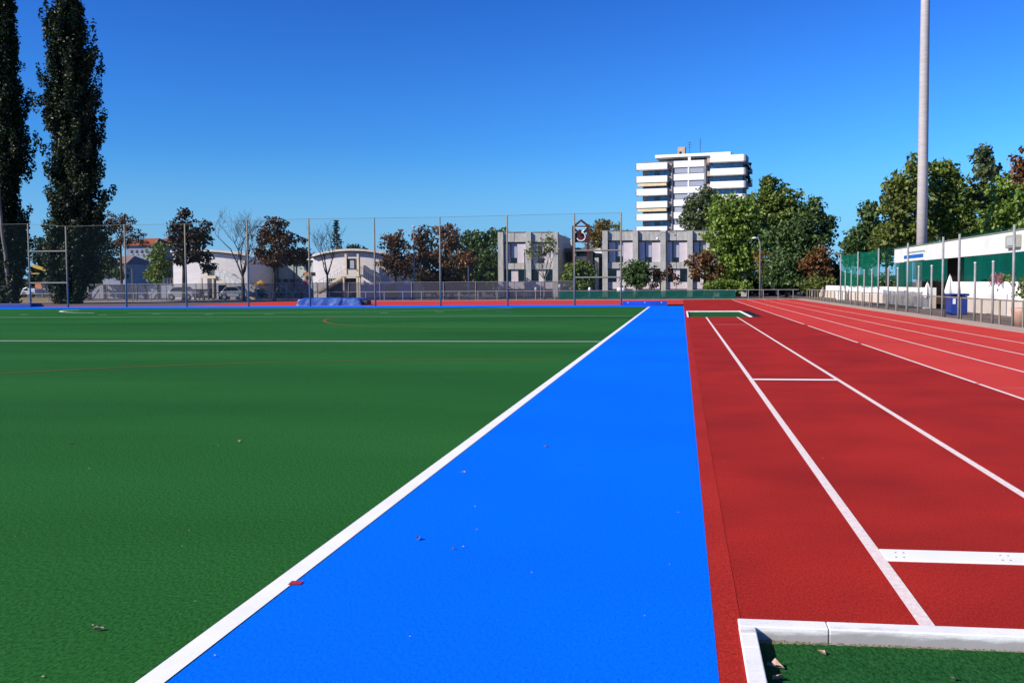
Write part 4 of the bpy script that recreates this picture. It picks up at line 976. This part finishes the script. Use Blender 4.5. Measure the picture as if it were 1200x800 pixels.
house(172, 148, 180, 288, 278, 'housewall', 'rooftile', 'tall grey blue house with red tiled roof partly hidden by the sparse brown tree', [(153+6*i, y, 2.6, 4.5) for i in range(4) for y in (293, 303, 313)], 3)
house(182, 176, 206, 284.5, 277, 'cream', 'rooftile', 'house with orange red tiled roof showing left of the dark maple', [(181, 288, 2.5, 4)], 2)
house(150, 120, 147, 309, 299, 'housewall', 'rooftile2', 'small grey house with brown tiled roof behind the red cab truck', [(125, 312, 2.5, 4), (136, 312, 2.5, 4)], 3)
t = thing('shed', (P(198, 345, 110).x, 110, 0), 'small cream shed with ribbed front at the left end of the white hall', 'shed')
pbox(MB(), 191, 326, 203, 352, 109, 2).build('wall', 'cream', t); pbox(MB(), 190.4, 324.6, 203.6, 326, 108.8, 2.4).build('roof', 'soffit', t)
for x in (194, 197.5, 200.8): pbox(MB(), x, 327, x+.9, 351, 108.9, .08).build('rib', 'soffit', t)

# ------------------------------------------------------------------ hoarding, building site
YH = 107.0
t = thing('site_hoarding', (P(150, 350, YH).x, YH, 0), 'pale grey ribbed site hoarding with dark posts behind the wire mesh fence', 'hoarding')
e = [86, 98, 122, 146, 170, 185, 203]
for a, b2 in zip(e[:-1], e[1:]):
    pbox(MB(), a+1, 333.8, b2-1, 349.5, YH, .06).build('panel', 'hoard', t)
for x in e: pbox(MB(), x-.9, 333.2, x+.9, 352, YH-.15, .14).build('post', 'hoardpost', t)
br = MB()
for a in (98, 146, 170): br.tube([P(a+2, 350, YH-.3), P(a+14, 337, YH-.2)], .05, 5)
br.build('brace', 'hoardpost', t)

# truck
Yk = 190.0
t = thing('box_truck', (P(120, 345, Yk).x, Yk, 0), 'truck with pale box body and red cab facing right behind the hoarding', 'truck')
pbox(MB(), 105, 324, 125, 335.5, Yk, 2.4).build('cargo_box', 'tan', t, bevel=.05); pbox(MB(), 105, 323.6, 125.4, 327.3, Yk-.06, 2.5).build('roof_tarp', 'carwhite', t, bevel=.1)
kb = MB().prism([P(x, y, Yk) for x, y in ((125.6, 323.6), (130.5, 323.8), (132.6, 327.5), (134, 333), (134, 340), (125.6, 340))], (0, 2.3, 0)).build('cab', 'red', t, bevel=.05)
pbox(MB(), 127.2, 325.6, 131, 330, Yk-.03, .03).build('side_window', 'glass', kb); MB().prism([P(x, y, Yk+.2) for x, y in ((131.2, 325.2), (132.6, 327.2), (133.9, 332), (133.2, 332))], (0, 1.9, 0)).build('windscreen', 'glass', kb)
pbox(MB(), 105, 336, 134, 339, Yk+.1, 2).build('chassis', 'darksteel', t)
for x in (110, 114.5, 129.5): c = P(x, 340.5, Yk); MB().tube([(c.x, Yk-.05, .5), (c.x, Yk+.25, .5)], .5, 14).build('wheel', 'tyre', t)
t = thing('cargo_trailer', (P(97, 345, Yk).x, Yk, 0), 'low tan covered trailer left of the red cab truck', 'trailer')
pbox(MB(), 90, 326, 102.5, 337, Yk, 2.4).build('body', 'tan', t, bevel=.05); pbox(MB(), 89.6, 325.4, 103, 326, Yk-.05, 2.5).build('lid', 'lightsteel', t)
for x in (94, 99): c = P(x, 340.5, Yk); MB().tube([(c.x, Yk-.05, .45), (c.x, Yk+.25, .45)], .45, 14).build('wheel', 'tyre', t)
pbox(MB(), 90.5, 337.2, 102, 339, Yk+.1, 2).build('chassis', 'darksteel', t)
t = thing('white_van', (P(147, 345, Yk).x, Yk, 0), 'pale van roof just showing above the hoarding right of the truck', 'van')
MB().prism([P(x, y, Yk) for x, y in ((139, 330.5), (149, 330.2), (152, 333.5), (153.4, 336), (153.6, 341), (138.6, 341))], (0, 1.8, 0)).build('body', 'carwhite', t, bevel=.06)
pbox(MB(), 148.2, 331.3, 150.5, 334, Yk-.03, .03).build('side_window', 'glass', t)
for x in (141.5, 151): c = P(x, 340.5, Yk); MB().tube([(c.x, Yk-.05, .35), (c.x, Yk+.25, .35)], .35, 14).build('wheel', 'tyre', t)
# excavator
Ye = 138.0
t = thing('excavator', (P(48, 345, Ye).x, Ye+.6, 0), 'orange excavator with long yellow boom raised to the left between the poplars', 'excavator')
def eb(pts, wdt, m, name, dy=0): return MB().prism([P(x, y, Ye+dy) for x, y in pts], (0, wdt, 0)).build(name, m, t, bevel=.03)
eb([(36.5, 310.5), (40.5, 310.2), (61.5, 317.6), (61, 320.4), (50, 317), (38.5, 313.5)], .4, 'yellow', 'boom', .3)
eb([(36.5, 320), (46, 320), (45.6, 321.2), (37, 321.4)], .25, 'yellow', 'linkage', .35)
eb([(60, 318), (61.8, 318), (62.4, 335), (60.6, 335)], .25, 'lightsteel', 'stick', .35)
eb([(50, 331), (58, 327.5), (64, 326), (64.4, 327.4), (58, 330.5), (51, 333.5)], .5, 'orangep', 'arm_cylinder', .3)
eb([(41, 332), (47, 330.5), (49, 335), (49, 339), (41, 339)], 1.6, 'orangep', 'cab', 0)
eb([(49.2, 333), (62, 333), (63, 339), (49.2, 339)], 1.8, 'slate', 'engine_cover', 0)
eb([(41, 340), (63, 340), (64, 343), (63, 346.5), (41, 346.5), (40, 343)], 1.9, 'darksteel', 'track', -.1)
Yd = 128.0
t = thing('skip', (P(56, 345, Yd).x, Yd, 0), 'dark slate skip with pale rim on the building site between the poplars', 'skip')
MB().prism([P(x, y, Yd) for x, y in ((41.5, 339.3), (69.5, 339.3), (68, 348), (43, 348))], (0, 1.7, 0)).build('body', 'slate', t); pbox(MB(), 40.8, 338.2, 70, 339.4, Yd-.06, 1.85).build('rim', 'carwhite', t)
for x in (49, 62): pbox(MB(), x, 339.6, x+.9, 347.6, Yd-.07, .06).build('rib', 'galv', t)
t = thing('pickup_truck', (P(33, 345, Yd).x, Yd-3, 0), 'white pickup truck parked left of the dark skip', 'pickup')
bd = MB().prism([P(x, y, Yd-3) for x, y in ((24.5, 341), (27, 338), (31, 336.3), (33.5, 338.3), (41, 338.4), (41, 345.5), (24, 345.5))], (0, 1.8, 0)).build('body', 'carwhite', t, bevel=.06)
MB().prism([P(x, y, Yd-3.03) for x, y in ((27, 340.2), (28.2, 338.4), (31, 337.2), (32.6, 339.4), (32.4, 340.4))], (0, .03, 0)).build('side_window', 'glass', bd)
for x in (28, 37.5): c = P(x, 346, Yd-3); MB().tube([(c.x, Yd-3.05, .36), (c.x, Yd-2.8, .36)], .36, 14).build('wheel', 'tyre', t)
# worker in hi-vis
Yw = 138.0
x0 = P(22, 345, Yw).x
t = thing('person', (x0, Yw, -.1), 'person in a yellow hi-vis jacket and dark trousers standing beside the left poplar', 'person')
b0 = MB(); z0 = -.1
b0.tube([(x0-.11, Yw, z0), (x0-.11, Yw, z0+.45), (x0-.09, Yw, z0+.9)], [.06, .07, .1], 8); b0.tube([(x0+.11, Yw, z0), (x0+.11, Yw, z0+.45), (x0+.09, Yw, z0+.9)], [.06, .07, .1], 8)
b0.ball((x0, Yw, z0+1.62), .12, 10, (.85, 1, 1.15)); b0.tube([(x0, Yw, z0+.85), (x0, Yw, z0+1.3), (x0, Yw, z0+1.55)], [.15, .19, .06], 10)
b0.build('body', 'skin', t, smooth=True)
j = MB().tube([(x0, Yw, z0+.8), (x0, Yw, z0+1.1), (x0, Yw, z0+1.4), (x0, Yw, z0+1.48)], [.19, .2, .24, .1], 12)
for sg_ in (-1, 1): j.tube([(x0+sg_*.22, Yw, z0+1.4), (x0+sg_*.28, Yw-.03, z0+1.12), (x0+sg_*.26, Yw-.15, z0+.88)], [.075, .065, .05], 8)
j.build('jacket', 'hivis', t, smooth=True)
tr = MB()
for sg_ in (-1, 1): tr.tube([(x0+sg_*.11, Yw, z0+.04), (x0+sg_*.11, Yw, z0+.45), (x0+sg_*.09, Yw, z0+.86)], [.09, .095, .12], 10)
tr.build('trousers', 'trouser', t, smooth=True); MB().ball((x0, Yw, z0+1.68), .13, 10, (1, 1.1, .75)).build('helmet', 'globe', t, smooth=True)
# advertising board at the far left
Yb = 125
t = thing('site_sign', (P(0, 345, Yb).x, Yb, 0), 'white sign board with red rings at the left picture edge behind the pale trunk', 'sign')
pbox(MB(), -22, 329, 6.3, 348, Yb, .1).build('board', 'white', t)
for k, r in enumerate((5.6, 3.2)):
    MB().tube([P(.8+r*cos(a*pi/12), 338.5+r*sin(a*pi/12), Yb-.03) for a in range(0, 25 if k else 20)], .09, 6).build('ring', 'red', t)
for x in (-18, 3): pbox(MB(), x, 348.1, x+1.2, 351, Yb+.02, .08).build('post', 'steel', t)

# cars, containers, shrubs behind the mesh fence
def car(px, Y, L, m, label):
    x = P(px, 348, Y).x; t = thing('parked_car', (x, Y, -.05), label, 'car', 'cars parked in front of the hall'); z = -.05
    prof = [(-.5, .35), (-.49, .75), (-.40, .92), (-.27, 1.38), (.12, 1.42), (.28, .98), (.46, .86), (.5, .6), (.49, .32)]
    bd = MB().prism([(x+a*L, Y-.8, z+h) for a, h in prof], (0, 1.65, 0)).build('body', m, t, bevel=.08)
    MB().prism([(x+a*L, Y-.83, z+h) for a, h in ((-.36, .95), (-.25, 1.31), (-.07, 1.34), (-.07, .95))], (0, .03, 0)).build('side_window', 'glass', bd)
    MB().prism([(x+a*L, Y-.83, z+h) for a, h in ((-.05, .95), (-.05, 1.34), (.11, 1.33), (.23, .98))], (0, .03, 0)).build('side_window', 'glass', bd)
    for a in (-.31, .31): w_ = MB().tube([(x+a*L, Y-.84, z+.32), (x+a*L, Y-.62, z+.32)], .32, 16).build('wheel', 'tyre', t); MB().tube([(x+a*L, Y-.86, z+.32), (x+a*L, Y-.843, z+.32)], .2, 12).build('rim', 'galv', w_)
    MB().box((x+.47*L, Y-.75, z+.66), (x+.487*L, Y-.5, z+.78)).build('headlight', 'globe', t)
car(215, 99, 2.9, M['carwhite'], 'light coloured small car parked behind the dark maple\'s trunk')
car(277, 99, 3.0, M['carwhite'], 'white car parked beside the bare tree under the hall stairs')
for px, wd, lab in ((230.5, 9, 'dark waste container standing left under the hall landing'), (241.5, 8, 'dark waste container standing right under the hall landing')):
    Y = 100.0; x = P(px, 345, Y).x; t = thing('waste_container', (x, Y, 0), lab, 'container', 'dark containers under the hall landing')
    hw = wd/2*S(Y); MB().prism([(x-hw*.88, Y, .12), (x+hw*.88, Y, .12), (x+hw, Y, 1.0), (x-hw, Y, 1.0)], (0, .7, 0)).build('body', 'slate', t)
    MB().box((x-hw*1.03, Y-.04, 1.003), (x+hw*1.03, Y+.74, 1.09)).build('lid', 'darksteel', t, bevel=.02); MB().box((x-hw*.5, Y-.015, .4), (x+hw*.5, Y-.003, .8)).build('label_plate', 'lightsteel', t)
    for sx in (-.7, .7): MB().tube([(x+sx*hw-.03, Y+.12, .02), (x+sx*hw+.03, Y+.12, .02)], .1, 10).build('wheel', 'tyre', t)
for i, (px, rx, ry, lab) in enumerate(((306, 8, 7, 'low dark shrub under the ochre parasol'), (330, 9, 6, 'low dark shrub right of the copper maple\'s trunk'), (352, 8, 6, 'low dark shrub at the foot of the climbing frame'), (295, 7, 7, 'low dark shrub by the foot of the left hall stairs'))):
    tree('shrub', 101+i*.4, px, [(px, 344, rx, ry)], M['lf_dark'], lab, .2, .9, .04, clump=.3, cat='shrub', seed=80+i)
tree('shrub', 93, 460, [(459, 340, 6, 9), (462, 346, 7, 5)], M['lf_deep'], 'small green shrub growing in front of the blue open container', .18, .9, .04, clump=.28, cat='shrub', seed=90)
# parasol
Y = 103; c = P(306, 334, Y)
t = thing('parasol', (c.x, Y, 0), 'open ochre yellow parasol before the hall\'s shaded recess', 'parasol')
MB().tube([(c.x, Y, -.05), (c.x, Y, P(306, 327.6, Y).z)], .03, 8).build('pole', 'lightsteel', t)
q = MB(); zt = P(306, 328, Y).z; ze = P(306, 333, Y).z; r = 9*S(Y); n = 8
q.add([(c.x, Y, zt)]+[(c.x+cos(2*pi*k/n)*r, Y+sin(2*pi*k/n)*r, ze) for k in range(n)]+[(c.x+cos(2*pi*k/n)*r, Y+sin(2*pi*k/n)*r, ze-.16) for k in range(n)],
      [(0, 1+k, 1+(k+1) % n) for k in range(n)]+[(1+k, 1+n+k, 1+n+(k+1) % n, 1+(k+1) % n) for k in range(n)]); q.build('canopy', 'ochre', t)
# climbing frame
Y = 99.0
t = thing('climbing_frame', (P(356, 345, Y).x, Y, 0), 'small climbing frame with tan top and slanting pale rails beside the right hall wing', 'climbing frame')
pbox(MB(), 355.5, 319, 364.5, 323.4, Y, 1.3).build('platform', 'brownboard', t)
for dy in (0, 1.2):
    for pts in ([(356, 320), (350, 330), (345, 341), (344.5, 349)], [(364.5, 320), (366.5, 335), (367, 350)], [(359, 323), (352.5, 338), (350, 350)]): MB().tube([P(x, y, Y+dy) for x, y in pts], .055, 6).build('rail', 'galv', t)
rg = MB()
for u in (.2, .4, .6, .8): a = P(356-10*u, 320+22*u, Y); rg.tube([a, a+Vector((0, 1.2, 0))], .035, 6)
rg.build('rung', 'galv', t)
MB().prism([P(x, y, Y-.06) for x, y in ((355, 332), (358.5, 328), (361.5, 330), (357.5, 336))], (0, .05, 0)).build('red_panel', 'red', t)
MB().prism([P(x, y, Y+.3) for x, y in ((361, 324), (364, 324), (359, 348), (354.5, 349))], (0, .5, 0)).build('slide', 'recess', t)
# blue container with boards on it
Y = 96.0
t = thing('open_container', (P(452, 345, Y).x, Y, 0), 'large blue open top container standing behind the mesh fence right of the hall', 'container')
pbox(MB(), 423, 334.2, 479, 352, Y, 2.2).build('body', 'container', t); pbox(MB(), 422.4, 333, 479.6, 334.4, Y-.08, 2.36).build('rim', 'container', t)
for x in range(428, 478, 7): pbox(MB(), x, 335, x+1, 351.5, Y-.07, .06).build('rib', 'container', t)
for pts, m, lab in (([(457, 334), (459, 329), (463, 329.6), (461, 334)], 'white', 'white crumpled sheet lying leftmost on top of the blue container'), ([(463, 334), (466, 329.2), (472, 329.6), (471, 334)], 'brownboard', 'brown board leaning in the middle on top of the blue container'), ([(471.5, 334), (476.5, 328.6), (478.8, 329.6), (475, 334)], 'white', 'white board leaning rightmost on top of the blue container')):
    tag(MB().prism([P(x, y, Y+.6) for x, y in pts], (0, .4, 0)).build('waste_board', m, loc=P(pts[0][0], 334, Y+.6), bevel=.03), lab, 'board')

# crash mats and boards at the pitch end
Y = 68.5
ca, cb_ = P(348, 357, Y).x, P(423.5, 357, Y).x
t = thing('landing_mat', ((ca+cb_)/2, Y+1.2, 0), 'long wrinkled blue plastic covered landing mat at the far end of the pitch', 'mat')
rng = random.Random(14); q = MB(); nx, ny = 40, 10; hgt = .52
from mathutils import noise as mnoise
def mp_(u, v):
    x = ca+(cb_-ca)*u; y = Y+2.4*v
    e = min(u, 1-u)*18; e2 = min(v, 1-v)*8; z = hgt*min(1, e)**.5*min(1, e2+.0)**.35
    z *= 1-.10*u
    n_ = mnoise.noise(Vector((x*2.2, y*2.2, .3)))*.07+mnoise.noise(Vector((x*6, y*6, 2)))*.03
    return Vector((x, y, max(-.04, z+n_*(1 if z > .1 else .2))))
for i in range(nx+1):
    for k in range(ny+1): q.v.append(mp_(i/nx, k/ny))
for i in range(nx):
    for k in range(ny): q.f.append((i*(ny+1)+k, (i+1)*(ny+1)+k, (i+1)*(ny+1)+k+1, i*(ny+1)+k+1))
# front skirt with folds
b = len(q.v)
for i in range(nx+1):
    p = q.v[i*(ny+1)+1]
    for k in range(5):
        z = hgt*.93*(1-k/4)*min(1, min(i, nx-i)/1.5+.3); q.v.append(Vector((p.x, Y-.03+.06*mnoise.noise(Vector((p.x*3+k*.4, z*4, 5)))-.02*k, z-.02)))
for i in range(nx):
    for k in range(4): q.f.append((b+i*5+k+1, b+(i+1)*5+k+1, b+(i+1)*5+k, b+i*5+k))
for i in range(nx): q.f.append((b+i*5, b+(i+1)*5, (i+1)*(ny+1)+1, i*(ny+1)+1))
q.build('cover', 'bluepvc', t, smooth=True)
MB().box((ca+.2, Y+.1, -.02), (cb_-.15, Y+2.2, .40)).build('foam_core', 'navy', t)
MB().box((cb_-.05, Y+.3, -.02), (cb_+.35, Y+1.2, .34)).build('loose_end', 'slate', t, bevel=.06)
Y = 66.6; xa, xb2 = P(-20, 358, Y).x, P(36.3, 358, Y).x
t = thing('folded_mat', ((xa+xb2)/2, Y, 0), 'flat navy blue mat lying by the foot of the left fence post', 'mat')
MB().box((xa, Y, 0), (xb2, Y+1.5, .13)).build('lower_layer', 'navy', t, bevel=.03); MB().box((xa, Y+.04, .134), (xb2-.12, Y+1.45, .24)).build('upper_layer', 'navy', t, bevel=.03)
Y = YB2+.5; xa, xb2 = P(729.5, 358, Y).x, P(782, 358, Y).x
t = thing('kick_board', ((xa+xb2)/2, Y, 0), 'low bright blue board standing across the far end of the blue strip', 'board')
MB().box((xa, Y, -.02), (xb2, Y+.06, .29)).build('panel', 'blueboard', t)
for u in (.12, .5, .87): x = xa+(xb2-xa)*u; MB().box((x-.03, Y-.01, .17), (x+.03, Y-.003, .24)).build('fixing_plate', 'lightsteel', t)
for u in (.1, .5, .9): x = xa+(xb2-xa)*u; MB().prism([(x-.02, Y+.063, -.02), (x-.02, Y+.3, -.02), (x-.02, Y+.063, .25)], (.04, 0, 0)).build('bracket', 'steel', t)

# ------------------------------------------------------------------ lamps and poles
def lamp_post(Y, px, ytop, label, kind, m='galv', r=.05):
    x = P(px, 345, Y).x; z = P(px, ytop, Y).z
    t = thing('street_lamp' if kind != 'pole' else 'slim_pole', (x, Y, 0), label, 'street lamp' if kind != 'pole' else 'pole')
    if kind == 'curved':
        MB().tube([(x, Y, -.1), (x, Y, z-.75), (x-.04, Y, z-.4), (x-.16, Y, z-.12), (x-.36, Y, z)], [.075, .05, .045, .045, .04], 8).build('pole', m, t, smooth=True)
        MB().ball((x-.52, Y, z-.02), .22, 10, (1.1, .6, .4)).build('lamp_head', 'globe', t, smooth=True)
    elif kind == 'globes':
        MB().tube([(x, Y, -.1), (x, Y, z)], [.07, .045], 8).build('pole', m, t)
        for dx, dz, c in ((-.95, -.95, 'globe'), (.75, -.65, 'darksteel')):
            MB().tube([(x, Y, z-.45), (x+dx*.5, Y, z-.35), (x+dx, Y, z+dz+.2)], .025, 6).build('bracket', m, t); MB().ball((x+dx, Y, z+dz), .15 if c == 'globe' else .09, 10).build('lamp_globe', c, t, smooth=True)
    else:
        MB().tube([(x, Y, -.1), (x, Y, z)], [r*1.2, r], 8).build('pole', m, t)
        if kind == 'tall':
            MB().ball((x, Y, z+.05), .16, 10, (1.3, 1, .5)).build('lamp_head', 'lightsteel', t, smooth=True)
        else: MB().ball((x, Y, z), r*1.3, 8).build('cap', m, t)
lamp_post(98, 890.5, 278.5, 'slim grey street lamp with curved neck and white head before the middle trees', 'curved')
lamp_post(97, 486, 266, 'straight grey lamp post in front of the copper trees', 'tall', 'steel', .06)
lamp_post(97, 549, 312, 'short pale pole standing before the brown trees', 'pole', 'lightsteel', .05)
lamp_post(104, 615.3, 295.5, 'dark slim pole before the middle pier of the school\'s left wing', 'pole', 'darksteel', .06)
lamp_post(100, 782, 268, 'dark lamp post with two drooping arms and a white globe before the school\'s right wing', 'globes', 'darksteel')
lamp_post(92, 155.5, 316, 'short grey pole with cross arm before the hoarding', 'pole', 'steel', .04)
def bollard(px, ytop, Y, label, red=False):
    x = P(px, 345, Y).x; z = P(px, ytop, Y).z; t = thing('bollard_lamp', (x, Y, 0), label, 'bollard lamp', 'small white lamps along the path before the school')
    MB().tube([(x, Y, -.1), (x, Y, z-.4)], .06, 8).build('post', 'red' if red else 'galv', t); MB().tube([(x, Y, z-.4), (x, Y, z-.05), (x, Y, z)], [.13, .13, .06], 10).build('head', 'globe', t, smooth=True)
bollard(586, 334.2, 99, 'white headed lamp before the left corner of the school'); bollard(628, 336.5, 99, 'white headed lamp with red post before the half bare tree', True)
bollard(656, 333, 99, 'white headed lamp left of the rounded entrance tree'); bollard(691, 336.6, 99, 'white headed lamp right of the rounded entrance tree')
Y = 96; t = thing('white_cabinet', (P(727, 345, Y).x, Y, 0), 'small white cabinet behind the green screen at the last fence post', 'cabinet')
pbox(MB(), 722.8, 337, 731.8, 343, Y, .5).build('body', 'globe', t, bevel=.12); pbox(MB(), 725, 343, 726, 350, Y+.2, .1).build('leg', 'galv', t); pbox(MB(), 729, 343, 730, 350, Y+.2, .1).build('leg', 'galv', t)
